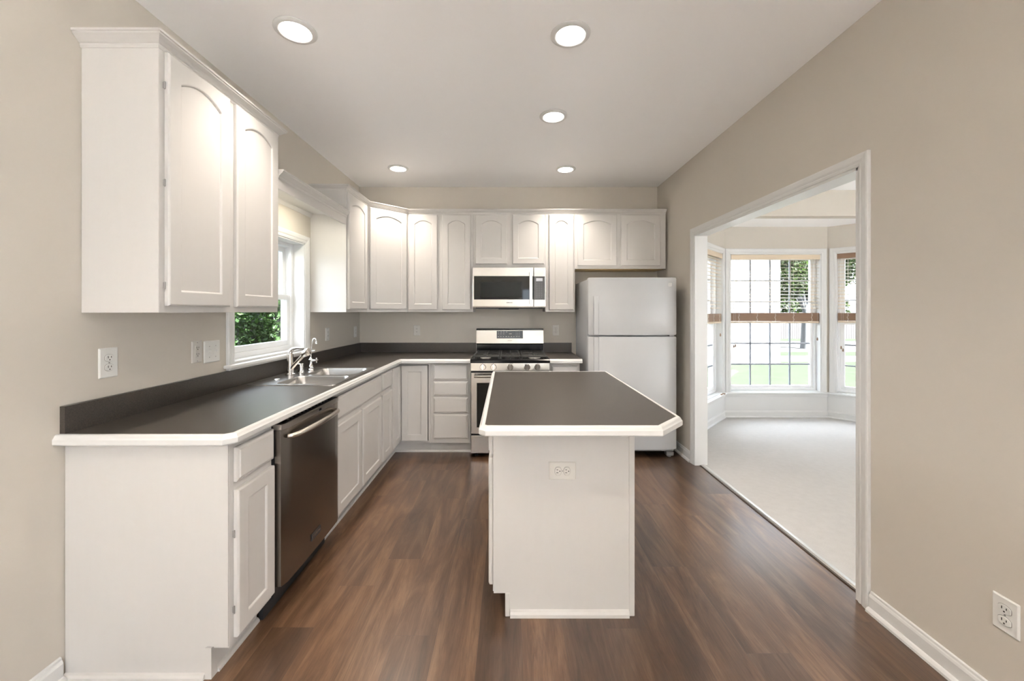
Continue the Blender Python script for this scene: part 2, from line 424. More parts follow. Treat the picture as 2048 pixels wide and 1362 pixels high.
# casing of the opening, jambs
CASE = [(0, 0), (0, .007), (.004, .010), (.014, .012), (.020, .010), (.030, .014), (.048, .017), (.056, .016), (.058, .012), (.058, 0)]
MR = frame((XR, 0, 0), (-1, 0, 0))            # a = -Y, b = Z, c = toward kitchen
b = NB(); sweep(b, [(-OY0, 0), (-OY0, OZ), (-OY1, OZ), (-OY1, 0)], [(o, c+.0) for o, c in CASE], MR, side=-1)
struct('trim_1', b, TRIM, label='white casing around the wide opening in the right wall', cat='door casing')
MR2 = frame((WX, 0, 0), (1, 0, 0))
b = NB(); sweep(b, [(OY0, 0), (OY0, OZ), (OY1, OZ), (OY1, 0)], CASE, MR2, side=1); struct('trim_2', b, TRIM)
b = NB(); box(b, XR-.006, WX+.006, OY0-.001, OY0+.014, 0, OZ); box(b, XR-.006, WX+.006, OY1-.014, OY1+.001, 0, OZ); box(b, XR-.006, WX+.006, OY0, OY1, OZ-.014, OZ+.001)
struct('trim_3', b, TRIM, label='white jamb lining of the wide opening', cat='door jamb')
# metal threshold
b = NB(); sweep(b, [(0, OY0+.016), (0, OY1-.016)], [(-.020, .0), (-.018, .005), (-.008, .010), (.010, .010), (.020, .004), (.022, .0)], Matrix.Translation((1.712, 0, 0)), side=1)
ts = build('threshold_strip', b, ALUM); tag(ts, 'metal transition strip between plank floor and cream carpet', 'threshold')
b = NB(); box(b, 1.680, 1.692, OY0+.016, OY1-.016, 0.0002, .0045); build('edge_strip', b, plain('strip_side_shade', (.05, .028, .016), .5), ts)  # dark strip stands in for the shade along the threshold's side

# baseboards
BASE = [(0, 0), (.028, 0), (.027, .010), (.020, .018), (.013, .021), (.013, .068), (.010, .076), (.007, .080), (.006, .088), (0, .092)]
b = NB(); sweep(b, [(XR, OY0-.060), (XR, YN)], BASE, side=-1); struct('baseboard_right', b, TRIM, label='white baseboard and shoe on the near part of the right wall', cat='baseboard')
b = NB(); sweep(b, [(XR, YB), (XR, OY1+.060)], BASE, side=-1); struct('baseboard_right_far', b, TRIM, label='short white baseboard between refrigerator and opening', cat='baseboard')
b = NB(); sweep(b, [(XL, YN), (XL, 1.46)], BASE, side=-1); struct('baseboard_left', b, TRIM)

# ------------------------------------------------------------------ cabinets
def door_bm(M, a0, a1, b0, b1, c0=.001, th=.019, arch=.0, rail=.056, dep=.007):
    bm = NB(); e = .007
    x0, x1, y0, y1 = a0+rail, a1-rail, b0+rail, b1-rail
    K = 14; inner = [(x0, y0), (x1, y0)]; outer = [(a0, b0), (a1, b0)]
    if arch:
        ys = y1-arch
        for i in range(K+1):
            t = i/K; x = x1+(x0-x1)*t; s = (2*t-1)
            inner.append((x, ys+arch*(1-s*s))); outer.append((a1+(a0-a1)*t, b1))
    else:
        inner += [(x1, y1), (x0, y1)]; outer += [(a1, b1), (a0, b1)]
    cx, cy = (a0+a1)/2, (b0+b1)/2
    def shrink(pts, d):
        out = []; n = len(pts)
        for i in range(n):
            p = Vector(pts[i]); q = Vector(pts[i-1]); r = Vector(pts[(i+1) % n])
            d0 = (p-q); d1 = (r-p)
            d0 = d0.normalized() if d0.length > 1e-9 else d1.normalized(); d1 = d1.normalized() if d1.length > 1e-9 else d0
            n0 = Vector((-d0.y, d0.x)); n1 = Vector((-d1.y, d1.x)); bb = n0+n1; bb = bb/max(bb.dot(n0), .3)
            out.append((p.x+bb.x*d, p.y+bb.y*d))
        return out
    z = lambda pts, c: [(p[0], p[1], c) for p in pts]
    ct = c0+th
    loft(bm, [z(outer, c0), z(outer, ct-e*.8), z(shrink(outer, e*.5), ct-e*.25), z(shrink(outer, e), ct),
              z(inner, ct), z(shrink(inner, .004), ct-.0015), z(shrink(inner, .008), ct-dep), ], M, cap0=True, cap1=True)
    return bm
def drawer_bm(M, a0, a1, b0, b1, c0=.001, th=.019):
    bm = NB()
    def r(d, c): return [(a0+d, b0+d, c), (a1-d, b0+d, c), (a1-d, b1-d, c), (a0+d, b1-d, c)]
    ct = c0+th
    loft(bm, [r(0, c0), r(0, ct-.009), r(.004, ct-.006), r(.011, ct-.004), r(.014, ct), r(.02, ct)], M)
    return bm
def hinge(parent, M, a, b_):
    bm = NB(); box(bm, a-.005, a-.0005, b_-.012, b_+.012, .0, .007, M, .001); tube(bm, [(a-.004, b_-.014, .007), (a-.004, b_+.014, .007)], .0028, M, 8)
    build('hinge', bm, GREYM, parent)
ZT = .872; TK = .105
def base_cab(label, M, w, d, doors, drawers, toe=True, shoe=True, group='white base cabinets', toe_a=(0, 0), hinges=(), hollow=False):
    """M: origin at floor on the FACE plane's left end, n out. body extends d behind the face."""
    r = thing('base_cabinet', label, 'cabinet', M @ Vector((w/2, 0, -d/2)), group)
    bm = NB()
    if hollow:
        box(bm, .0005, w-.0005, TK, TK+.018, -d, 0, M); box(bm, .0005, .018, TK+.018, ZT, -d, 0, M); box(bm, w-.018, w-.0005, TK+.018, ZT, -d, 0, M)
        box(bm, .018, w-.018, TK+.018, ZT, -d, -d+.012, M); box(bm, .018, w-.018, TK+.018, ZT, -.012, 0, M)
    else: box(bm, 0.0005, w-.0005, TK, ZT, -d, 0, M, .0015)
    build('body', bm, CAB, r)
    bm = NB(); box(bm, 0+toe_a[0], w-toe_a[1], 0, TK-.001, -d+.02, -.065, M)
    if shoe: sweep(bm, [(toe_a[0], -.065), (w-toe_a[1], -.065)], [(0, 0), (.014, 0), (.013, .008), (.007, .015), (0, .018)], M @ Matrix(((1,0,0,0),(0,0,1,0),(0,1,0,0),(0,0,0,1))), side=1)
    build('toe_kick', bm, CAB, r)
    for dd in doors: build('door', door_bm(M, *dd), CAB, r)
    for dd in drawers: build('drawer', drawer_bm(M, *dd), CAB, r)
    for a, z in hinges: hinge(r, M, a, z)
    return r
FX = -1.039                     # left run face
ML = lambda y: frame((FX, y, 0), (1, 0, 0))
FY = 3.785                      # back run face
MBk = lambda x: frame((x, FY, 0), (0, -1, 0))
D0 = abs(XL-FX)-.003

# near-end cabinet with its end panel down to the floor
m = ML(1.481); w1 = .264
r = base_cab('white base cabinet with one drawer over one door at the near end, left of dishwasher', m, w1, D0,
             [(.022, w1-.004, .128, .685)], [(.022, w1-.004, .715, .845)], toe_a=(.02, 0), hinges=[(.021, .235), (.021, .52)])
bm = NB()
MP = frame((0, 1.481, 0), (0, -1, 0))
prism(bm, [(XL+.003, 0), (FX-.078, 0), (FX-.078, TK+.012), (FX, TK+.012), (FX, ZT), (XL+.003, ZT)], .0005, .007, MP)
build('end_panel', bm, CAB, r)
bm = NB(); prism(bm, [(FX-.082, 0), (FX-.058, 0), (FX-.058, TK+.010), (FX-.082, TK+.010)], -.02, .012, MP); build('corner_block', bm, CAB, r)
bm = NB(); sweep(bm, [(XL+.003, 1.474), (FX-.083, 1.474)], [(0, 0), (.014, 0), (.013, .010), (.008, .017), (0, .020)], side=-1); build('shoe_molding', bm, CAB, r)
# sink base
ys0, ys1, ys2 = 2.345, 3.225, 3.515
ws = ys1-ys0
base_cab('white sink base cabinet with two doors under a wide false drawer, right of dishwasher', ML(ys0), ws, D0,
         [(.020, ws/2-.012, .128, .672), (ws/2+.012, ws-.022, .128, .672)], [(.020, ws-.022, .705, .845)], hollow=True)
wn_ = ys2-ys1
base_cab('narrow white base cabinet between sink base and corner cabinet', ML(ys1), wn_, D0,
         [(.020, wn_-.012, .128, .672)], [(.020, wn_-.012, .705, .845)])
# corner cabinet: L-shaped, bifold door
r = thing('corner_base_cabinet', 'white corner base cabinet with a two-panel folding door', 'cabinet', (-1.3, 4.05, 0), 'white base cabinets')
XCR = -.742
bm = NB(); prism(bm, [(XL+.003, ys2+.001), (FX, ys2+.001), (FX, FY), (XCR-.001, FY), (XCR-.001, YB-.003), (XL+.003, YB-.003)], TK, ZT)
build('body', bm, CAB, r)
bm = NB(); prism(bm, [(XL+.05, ys2+.001), (FX-.065, ys2+.001), (FX-.065, FY+.065), (XCR-.001, FY+.065), (XCR-.001, YB-.05), (XL+.05, YB-.05)], 0, TK-.001)
sweep(bm, [(FX-.065, ys2), (FX-.065, FY+.065), (XCR, FY+.065)], [(0, 0), (.014, 0), (.013, .008), (.007, .015), (0, .018)], side=-1)
build('toe_kick', bm, CAB, r)
build('door', door_bm(ML(ys2), .016, FY-ys2-.004, .128, .845), CAB, r)
build('door', door_bm(MBk(FX), .024, XCR-FX-.026, .128, .845), CAB, r)
bm = NB(); box(bm, XCR-FX-.024, XCR-FX-.019, .128, .848, .0, .003, MBk(FX)); box(bm, .0, XCR-FX-.019, .846, .850, .0, .003, MBk(FX)); build('gap_shade', bm, DARK, r)  # dark strips stand in for the shade in the gaps round the door
# drawer base
XD1 = -.361; wd = XD1-XCR
zz = [(728.2, 760.3), (763, 791.7), (795.5, 826.3), (829, 878.2)]
dr = [(.030, wd-.022, PZ(b_, 3.765), PZ(t_, 3.765)) for t_, b_ in zz]
base_cab('white base cabinet with a stack of four drawers left of the stove', MBk(XCR), wd, YB-FY-.003, [], dr)
# small right one
XS0, XS1 = .386, .677; wr = XS1-XS0
base_cab('small white base cabinet between stove and refrigerator', MBk(XS0), wr, YB-FY-.003, [(.02, wr-.016, .128, .685)], [(.02, wr-.016, .712, .845)])

# ---- worktops
def edge_prof(t=.038, w_=.024):
    return [(0, 0), (0, -t), (w_-.004, -t), (w_, -t+.005), (w_, -.016), (w_-.004, -.011), (w_-.008, -.003), (w_-.012, .0005)]
ZW = .910
r = thing('worktop', 'dark grey L-shaped laminate worktop with white edge along left and back walls', 'countertop', (-1.3, 2.9, ZT))
CF = -1.022; CYF = 3.735
bm = NB()
SY0, SY1, SX0, SX1 = 2.42, 3.12, -1.565, -1.075
for x0, x1, y0, y1 in ((XL, CF, 1.458+.02, SY0), (XL, SX0, SY0, SY1), (SX1, CF, SY0, SY1), (XL, CF, SY1, YB), (CF, -.357, CYF, YB)):
    box(bm, x0, x1, y0, y1, ZT+.001, ZW)
prism(bm, [(XL, 1.458), (CF-.02, 1.458), (CF, 1.478), (XL, 1.478)], ZT+.001, ZW)
bmesh.ops.remove_doubles(bm, verts=bm.verts, dist=1e-5)
build('laminate', bm, LAM, r)
bm = NB(); sweep(bm, [(XL, 1.458), (CF-.02, 1.458), (CF, 1.478), (CF, CYF), (-.357, CYF)], edge_prof(), Matrix.Translation((0, 0, ZW)), side=-1)
build('edge_strip', bm, EDGE, r)
bm = NB(); box(bm, XL+.001, XL+.020, 1.458, YB-.001, ZW, 1.010); box(bm, XL+.02, -.357, YB-.020, YB-.001, ZW, 1.010)
build('backsplash', bm, LAM, r)
r = thing('worktop', 'small dark grey worktop piece between stove and refrigerator', 'countertop', (.53, 4.05, ZT))
bm = NB(); box(bm, .387, .690, CYF, YB, ZT+.001, ZW); build('laminate', bm, LAM, r)
bm = NB(); sweep(bm, [(.387, CYF), (.690, CYF)], edge_prof(), Matrix.Translation((0, 0, ZW)), side=-1); build('edge_strip', bm, EDGE, r)
bm = NB(); box(bm, .387, .695, YB-.020, YB-.001, ZW, 1.010); build('backsplash', bm, LAM, r)

# ---- island
IX0, IX1, IY0, IY1 = -.070, .550, 1.782, 2.90
r = thing('kitchen_island', 'white kitchen island with dark grey laminate top in the middle of the floor', 'kitchen island', (.24, 2.3, 0))
bm = NB(); box(bm, IX0, IX1, IY0, IY1, TK, ZT, I4, .0015); build('body', bm, CAB, r)
bm = NB(); box(bm, IX0+.065, IX1-.002, IY0+.004, IY1, 0, TK); build('toe_kick', bm, CAB, r)
bm = NB(); MI = frame((0, IY0, 0), (0, -1, 0))
prism(bm, [(IX0+.062, 0), (IX1-.012, 0), (IX1-.012, ZT), (IX0+.004, ZT), (IX0+.004, TK-.004), (IX0+.062, TK-.004)], .0, .006, MI); build('end_panel', bm, CAB, r)
bm = NB(); box(bm, IX1-.0135, IX1+.012, 0, ZT, -.004, .010, MI, .002); build('corner_post', bm, CAB, r)
bm = NB(); box(bm, IX0+.055, IX0+.076, 0, TK+.0, -.02, .012, MI, .002); build('corner_block', bm, CAB, r)
bm = NB(); sweep(bm, [(IX0+.077, IY0-.006), (IX1-.014, IY0-.006)], [(0, 0), (.016, 0), (.015, .014), (.009, .024), (0, .030)], side=-1); build('shoe_molding', bm, CAB, r)
MIL = frame((IX0, IY1, 0), (-1, 0, 0)); wi = IY1-IY0
h2 = wi/2
for a0, a1 in ((.02, h2-.01), (h2+.01, wi-.012)):
    build('drawer', drawer_bm(MIL, a0, a1, .715, .862), CAB, r)
    build('door', door_bm(MIL, a0, a1, .128, .700), CAB, r)
TOPI = [(-.093, 1.568), (.590, 1.568), (.716, 1.700), (.716, 2.955), (-.100, 2.955)]
bm = NB(); prism(bm, TOPI, ZT+.001, ZW); build('laminate', bm, LAM, r)
bm = NB(); sweep(bm, [(-.082, 1.568), (.590, 1.568), (.716, 1.700), (.716, 2.955), (-.100, 2.955), (-.093, 1.578)], edge_prof(), Matrix.Translation((0, 0, ZW)), side=-1, closed=True)
build('edge_strip', bm, EDGE, r)

# ---- upper cabinets
CROWN = [(0, 0), (.003, .0), (.006, .008), (.006, .014), (.012, .018), (.020, .026), (.030, .034), (.033, .036), (.033, .042), (.038, .044), (.038, .052), (0, .052)]
UX = -1.346; UYB = 4.10; ZU = 1.350
MU = lambda y: frame((UX, y, 0), (1, 0, 0))
MUB = lambda x: frame((x, UYB, 0), (0, -1, 0))
def upper(label, M, w, d, z0, z1, doors, hinges=(), raw=False):
    r = thing('wall_cabinet', label, 'cabinet', M @ Vector((w/2, z0, -d/2)), 'white wall cabinets')
    bm = NB(); box(bm, .0005, w-.0005, z0, z1, -d, 0, M, .0012); build('body', bm, CAB, r)
    if raw:
        bm = NB(); box(bm, .02, w-.02, z0-.004, z0-.0005, -d+.02, -.02, M); build('bottom_panel', bm, RAWWOOD, r)
    for dd in doors: build('door', door_bm(M, *dd, arch=.040), CAB, r)
    for a, z in hinges: hinge(r, M, a, z)
    return r
dU = abs(XL-UX)-.002
yu0, yu1 = 1.530, 2.320
r = upper('large white double-door wall cabinet nearest the camera on the left wall', MU(yu0), yu1-yu0, dU, ZU+.003, 2.392,
      [(.026, .372, 1.380, 2.372), (.418, .768, 1.380, 2.372)], hinges=[(.024, 1.46), (.024, 1.86), (.024, 2.24)])
bm = NB(); sweep(bm, [(XL+.002, yu0), (UX, yu0), (UX, yu1), (XL+.002, yu1)], [(o-.0005, c) for o, c in CROWN], Matrix.Translation((0, 0, 2.372)), side=-1)
for f in []: pass
build('crown_molding', bm, CAB, r)
yf0 = 3.300
ZUT = 2.368
r = upper('white single-door wall cabinet on the left wall just beyond the window', MU(yf0), 3.79-yf0, dU, ZU, ZUT, [(.024, .444, 1.376, 2.350)])
# diagonal corner
dA = Vector((UX, 3.79, 0)); dB = Vector((-1.036, UYB, 0)); nd = Vector((1, -1, 0)).normalized()
r = thing('corner_wall_cabinet', 'white diagonal corner wall cabinet with one arched door', 'cabinet', (-1.4, 4.2, ZU), 'white wall cabinets')
bm = NB(); prism(bm, [(XL+.002, 3.7905), (UX, 3.7905), (-1.0365, UYB), (-1.0365, YB-.002), (XL+.002, YB-.002)], ZU, ZUT); build('body', bm, CAB, r)
MD = frame(dA, nd); wdg = (dB-dA).length
build('door', door_bm(MD, .022, wdg-.022, 1.376, 2.350, arch=.040), CAB, r)
dB_ = YB-UYB-.002
X = lambda px: PX(px, 4.08)
upper('tall white two-door wall cabinet between corner cabinet and microwave', MUB(-1.036), -.364+1.036, dB_, ZU, ZUT,
      [(X(817.0)+1.036, X(874.6)+1.036, 1.372, 2.348), (X(884)+1.036, X(941.3)+1.036, 1.372, 2.348)])
x0 = -.364
upper('short white two-door wall cabinet above the microwave', MUB(x0), .378-x0, dB_, 1.800, ZUT,
      [(X(950.8)-x0, X(1014.2)-x0, 1.842, 2.348), (X(1025)-x0, X(1088.4)-x0, 1.842, 2.348)])
x0 = .378
upper('narrow tall white wall cabinet between microwave and refrigerator', MUB(x0), .683-x0, dB_, ZU, ZUT,
      [(X(1098.4)-x0, X(1147.5)-x0, 1.372, 2.348)])
x0 = .683
upper('wide short white two-door wall cabinet above the refrigerator', MUB(x0), 1.620-x0, dB_, 1.795, ZUT,
      [(X(1155.5)-x0, X(1234)-x0, 1.824, 2.348), (X(1242.5)-x0, X(1321.5)-x0, 1.824, 2.348)], raw=True)
bm = NB(); C2 = [(o*.9-.0005, c*.82) for o, c in CROWN]
sweep(bm, [(XL+.002, yf0), (UX, yf0), (UX, 3.79), (-1.036, UYB), (1.62, UYB)], C2, Matrix.Translation((0, 0, ZUT-.006)), side=-1)
tag(build('crown_molding', bm, CAB), 'white crown molding along the tops of the corner and back wall cabinets', 'molding')
# valance over the window
r = thing('window_valance', 'white valance board with crown bridging the cabinets above the sink window', 'valance', (UX-.1, 2.8, 2.07))
bm = NB(); box(bm, UX-.019, UX, yu1+.002, yf0-.001, 2.076, 2.168, I4, .001); build('board', bm, CAB, r)
bm = NB(); sweep(bm, [(UX, yu1+.002), (UX, yf0-.001)], [(o*.9, c) for o, c in CROWN], Matrix.Translation((0, 0, 2.135)), side=-1); build('crown_molding', bm, CAB, r)
bm = NB(); box(bm, XL+.001, UX-.020, yu1+.002, yf0-.001, 2.162, 2.178); sweep(bm, [(XL+.001, yu1+.002), (XL+.001, yf0-.001)], [(0, 0), (.004, 0), (.018, .022), (.018, .03), (0, .03)], Matrix.Translation((0, 0, 2.132)), side=-1)
build('top_panel', bm, CAB, r)
r = thing('valance_light', 'slim light fixture behind the valance above the sink window', 'light fixture', (UX-.06, 2.8, 2.161))
bm = NB(); box(bm, UX-.065, UX-.025, 2.55, 3.05, 2.146, 2.1615, I4, .003); build('housing', bm, WPLAST, r)
la = bpy.data.lights.new('valance_lamp', 'AREA'); la.shape = 'RECTANGLE'; la.size = .03; la.size_y = .46; la.energy = 1.2; la.color = (1, .93, .74)
lo = bpy.data.objects.new('valance_lamp', la); COL.objects.link(lo); lo.parent = r; lo.location = (.015, 0, -.018)

# ------------------------------------------------------------------ windows
def dbl_hung(name, label, M, a0, a1, b0, b1, cin, mun=None, single=None):
    """M: a along wall, b up, c toward the room; frame sits at c=cin going outward."""
    r = sroot(name, M @ Vector(((a0+a1)/2, b0, cin)), label, 'window')
    f = .035
    def ring(bm, x0, x1, y0, y1, c0, c1, wd_, wb=None):
        wb = wb or wd_
        box(bm, x0, x0+wd_, y0, y1, c0, c1, M, .002); box(bm, x1-wd_, x1, y0, y1, c0, c1, M, .002)
        box(bm, x0+wd_, x1-wd_, y0, y0+wb, c0, c1, M, .002); box(bm, x0+wd_, x1-wd_, y1-wd_, y1, c0, c1, M, .002)
    bm = NB(); ring(bm, a0, a1, b0, b1, cin-.085, cin, f); build('window_frame', bm, VINYL, r)
    if single:
        bm = NB(); ring(bm, a0+f, a1-f, b0+f, b1-f, cin-.06, cin-.02, .028); build('sash', bm, VINYL, r)
        bm = NB(); box(bm, a0+f+.02, a1-f-.02, b0+f+.02, b1-f-.02, cin-.042, cin-.038, M); build('pane', bm, GLASS, r)
        parts = [(a0+f+.028, a1-f-.028, b0+f+.028, b1-f-.028, cin-.040)]
    else:
        mid = b0+(b1-b0)*single_mid(mun)
        bm = NB(); ring(bm, a0+f, a1-f, b0+f, mid+.02, cin-.045, cin-.012, .040); lo_s = build('lower_sash', bm, VINYL, r)
        bm = NB(); box(bm, a0+f+.03, a1-f-.03, b0+f+.03, mid-.005, cin-.030, cin-.026, M); build('pane', bm, GLASS, lo_s)
        bm = NB(); ring(bm, a0+f, a1-f, mid-.02, b1-f, cin-.080, cin-.047, .040); up_s = build('upper_sash', bm, VINYL, r)
        bm = NB(); box(bm, a0+f+.03, a1-f-.03, mid+.005, b1-f-.03, cin-.065, cin-.061, M); build('pane', bm, GLASS, up_s)
        parts = [(a0+f+.04, a1-f-.04, b0+f+.04, mid-.02, cin-.028), (a0+f+.04, a1-f-.04, mid+.02, b1-f-.04, cin-.063)]
    if mun:
        nx, ny = mun[:2]; bm = NB()
        for k, (x0, x1, y0, y1, c) in enumerate(parts):
            ny_ = ny if single else ny//2
            for i in range(1, nx): x = x0+(x1-x0)*i/nx; box(bm, x-.009, x+.009, y0, y1, c-.006, c+.006, M)
            for i in range(1, ny_): y = y0+(y1-y0)*i/ny_; box(bm, x0, x1, y-.009, y+.009, c-.0055, c+.0055, M)
        build('grille', bm, GRILLE, r)
    return r
def single_mid(mun): return .5 if mun else .488
# kitchen window
MW = frame((XL, 0, 0), (1, 0, 0))       # a = Y
dbl_hung('window_1', 'white double-hung window over the sink looking on green leaves', MW, WY0, WY1, WZ0+.012, WZ1, -.085)
bm = NB()  # jamb liners + casing + stool
box(bm, WY0-.001, WY0+.008, WZ0, WZ1, -.086, .004, MW); box(bm, WY1-.008, WY1+.001, WZ0, WZ1, -.086, .004, MW)
box(bm, WY0, WY1, WZ1-.008, WZ1+.001, -.086, .004, MW); box(bm, WY0, WY1, WZ0-.01, WZ0+.012, -.086, .0, MW)
sweep(bm, [(WY0, WZ0), (WY0, WZ1), (WY1, WZ1), (WY1, WZ0)], [(o*1.05, c*1.15) for o, c in CASE], MW, side=1)
struct('trim_4', bm, TRIM, label='white casing and jamb of the sink window', cat='window casing')
bm = NB(); box(bm, WY0-.085, 3.296, 1.024, 1.045, -.0, .045, MW, .006, 2); box(bm, WY0-.062, 3.290, 1.0105, 1.024, 0, .022, MW, .003)
struct('trim_5', bm, TRIM, label='white window sill above the backsplash', cat='window sill')

# bay window
bay = [((2.2, BY), (2.76, BYF)), ((2.76, BYF), (4.08, BYF)), ((4.08, BYF), (4.64, BY))]
CASEB = [(o*1.15, c) for o, c in CASE]
def blind(label, M, a0, a1, zt, zs, zb, cfrom, tass, pale):
    r = thing('window_blind', label, 'window blind', M @ Vector(((a0+a1)/2, zs, cfrom)), 'wooden blinds in the bay')
    bm = NB(); box(bm, a0, a1, zt-.052, zt, cfrom-.052, cfrom+.002, M, .003); box(bm, a0-.002, a1+.002, zt-.062, zt+.0, cfrom+.003, cfrom+.012, M, .002)
    build('headrail', bm, WOODL if pale else WOODB, r)
    bm = NB(); z = zt-.075
    tilt = .12
    while z > zs+.03:
        Mt = M @ Matrix.Translation((0, z, cfrom-.025)) @ Matrix.Rotation(tilt, 4, 'X')
        box(bm, a0+.004, a1-.004, -.0014, .0014, -.025, .025, Mt); z -= .0435
    build('slats', bm, WOODL, r)
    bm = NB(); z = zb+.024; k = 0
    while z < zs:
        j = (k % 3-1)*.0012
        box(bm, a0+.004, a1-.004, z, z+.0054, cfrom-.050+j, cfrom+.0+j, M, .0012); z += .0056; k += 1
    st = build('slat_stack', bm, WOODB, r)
    bm = NB(); box(bm, a0+.004, a1-.004, zb, zb+.020, cfrom-.050, cfrom, M, .003); build('bottom_rail', bm, WOODL, r)
    n = 5 if a1-a0 > 1 else 3
    bm = NB()
    for i in range(n):
        a = a0+.10+(a1-a0-.20)*i/(n-1)
        for c in (cfrom+.0022, cfrom-.052):
            tube(bm, [(a, zb, c), (a, zt-.05, c)], .0011, M, 5)
        pts = [(a+.008*((k % 2)*2-1)*(1 if k else 0), zs-.005-(zs-zb)*k/5, cfrom+.004) for k in range(5)]
        tube(bm, pts, .0016, M, 5)
    build('ladder_cords', bm, CORD, r)
    for a, z in tass:
        bm = NB(); tube(bm, [(a, zt-.05, cfrom+.009), (a, z+.02, cfrom+.009)], .0010, M, 5); cd = build('pull_cord', bm, CORD, r)
        bm = NB(); lathe(bm, [(.002, .022), (.006, .018), (.008, .006), (.009, -.008), (.006, -.016), (.001, -.018)], M @ Matrix.Translation((a, z, cfrom+.009)) @ Matrix.Rotation(-math.pi/2, 4, 'X'), 10)
        build('tassel', bm, WOODB, cd, smooth=40)
    return r
names = [('window_2', 'left angled bay window with partly raised blind'), ('window_3', 'wide centre bay window with white grilles'), ('window_4', 'right angled bay window with grilles')]
blinds_ = []
bw = NB(); bt = NB(); bs = NB(); bb = NB()
for i, (p, q) in enumerate(bay):
    p = Vector((*p, 0)); q = Vector((*q, 0)); L = (q-p).length; d = (q-p).normalized()
    n = Vector((d.y, -d.x, 0))            # toward the room
    M = frame(p, n)
    e = .075 if i == 1 else .085
    a0, a1, z0, z1 = e, L-e-.012*(i == 1), .325, 2.090
    ext = .06
    for x0, x1, y0, y1 in ((-0.0, a0, -.6, ZB), (a1, L, -.6, ZB), (a0, a1, -.6, z0), (a0, a1, z1, ZB)):
        box(bw, x0, x1, y0, y1, -.15, 0, M)
    if i == 1: box(bw, -.06, 0, -.6, ZB, -.15, -.002, M); box(bw, L, L+.06, -.6, ZB, -.15, -.002, M)
    dbl_hung(names[i][0], names[i][1], M, a0, a1, z0+.006, z1, -.07, mun=(4, 6) if i == 1 else (2, 6), single=(i == 1))
    # jambs + casing + sill
    box(bt, a0-.001, a0+.008, z0, z1, -.071, .003, M); box(bt, a1-.008, a1+.001, z0, z1, -.071, .003, M); box(bt, a0, a1, z1-.008, z1+.001, -.071, .003, M); box(bt, a0, a1, z0-.01, z0+.006, -.071, 0, M)
    sweep(bt, [(a0, z0), (a0, z1), (a1, z1), (a1, z0)], CASEB, M, side=1)
    if i == 0: bl0 = blind('pale slatted blind in the left angled bay window', M, a0+.012, a1-.012, z1-.010, PZ(628, 4.85), PZ(647, 4.85), -.006, [(L-.17, 1.06)], True)
    if i == 1: blind('wide wooden slatted blind in the centre bay window, lower half raised to a brown stack', M, a0+.012, a1-.012, z1-.010, 1.334, 1.205, -.006, [(a0+.045, .905), (a0+.065, .915), (a1-.045, 1.00)], True)
    if i == 2: blind('brown wooden slatted blind in the right angled bay window', M, a0+.012, a1-.012, z1-.010, 1.334, 1.215, -.006, [(a0+.05, .90), (a0+.068, .87)], False)
for x_, y_, an in ((2.622, 4.895, .5), (2.672, 4.935, 2.2)):
    bm = NB(); lathe(bm, [(.002, .022), (.006, .018), (.008, .006), (.009, -.008), (.006, -.016), (.001, -.018)], Matrix.Translation((x_, y_, .334)) @ Matrix.Rotation(an, 4, 'Z') @ Matrix.Rotation(math.pi/2, 4, 'Y'), 10)
    build('tassel', bm, WOODB, bl0, smooth=40)
path = [bay[0][0], bay[0][1], bay[1][1], bay[2][1]]
sweep(bs, [(2.2, BY), (2.76, BYF), (4.08, BYF), (4.64, BY)], [(0, 0), (.036, 0), (.042, .006), (.042, .016), (.036, .022), (0, .022)], Matrix.Translation((0, 0, .303)), side=-1)
sweep(bs, [(2.2, BY), (2.76, BYF), (4.08, BYF), (4.64, BY)], [(0, 0), (.012, 0), (.018, .04), (0, .04)], Matrix.Translation((0, 0, .262)), side=-1)
sweep(bb, [(1.76, BY), (2.2, BY), (2.76, BYF), (4.08, BYF), (4.64, BY), (DXR, BY)], BASE, side=-1)
# painted white knee wall lining
bk = NB(); sweep(bk, [(2.2, BY), (2.76, BYF), (4.08, BYF), (4.64, BY)], [(0, .0), (.004, .0), (.004, .262), (0, .262)], side=-1)
struct('wall_bay', bw, WALL, label='greige walls of the bay above and between its windows', cat='wall')
struct('trim_6', bt, TRIM, label='white casings around the three bay windows', cat='window casing')
struct('trim_7', bs, TRIM, label='white continuous sill under the bay windows', cat='window sill')
struct('trim_8', bk, TRIM, label='white painted knee wall under the bay sill', cat='wall panel')
struct('baseboard_bay', bb, TRIM, label='white baseboard around the bay at the carpet', cat='baseboard')
# patio doors and a narrow window, unseen, added behind the camera for daylight
MPt = frame((XR, 0, 0), (-1, 0, 0)); A0, A1 = -PY1, -PY0
r = sroot('added_door_1', (XR, (PY0+PY1)/2, 0), 'patio doors added behind the camera for daylight', 'door')
bm = NB()
for k in range(4): a = A0+(A1-A0-.06)*k/3; box(bm, a, a+.06, 0, 2.4, -.09, -.02, MPt)
box(bm, A0, A1, 0, .05, -.09, -.021, MPt); box(bm, A0, A1, 2.34, 2.4, -.09, -.021, MPt); build('door_frame', bm, VINYL, r)
bm = NB(); box(bm, A0, A1, .05, 2.34, -.065, -.060, MPt); build('pane', bm, GLASS, r)
MPb = frame((0, YN, 0), (0, 1, 0))
r = sroot('added_window_7', (.62, YN, .3), 'narrow added window behind the camera', 'window')  # placed to give the reflected streak in the microwave
bm = NB()
for a in (-.82, -.46): box(bm, a, a+.04, .3, 2.1, -.1, -.02, MPb)
box(bm, -.82, -.42, .3, .34, -.1, -.021, MPb); box(bm, -.82, -.42, 2.06, 2.1, -.1, -.021, MPb); build('window_frame', bm, VINYL, r)
bm = NB(); box(bm, -.80, -.44, .32, 2.08, -.065, -.060, MPb); build('pane', bm, GLASS, r)
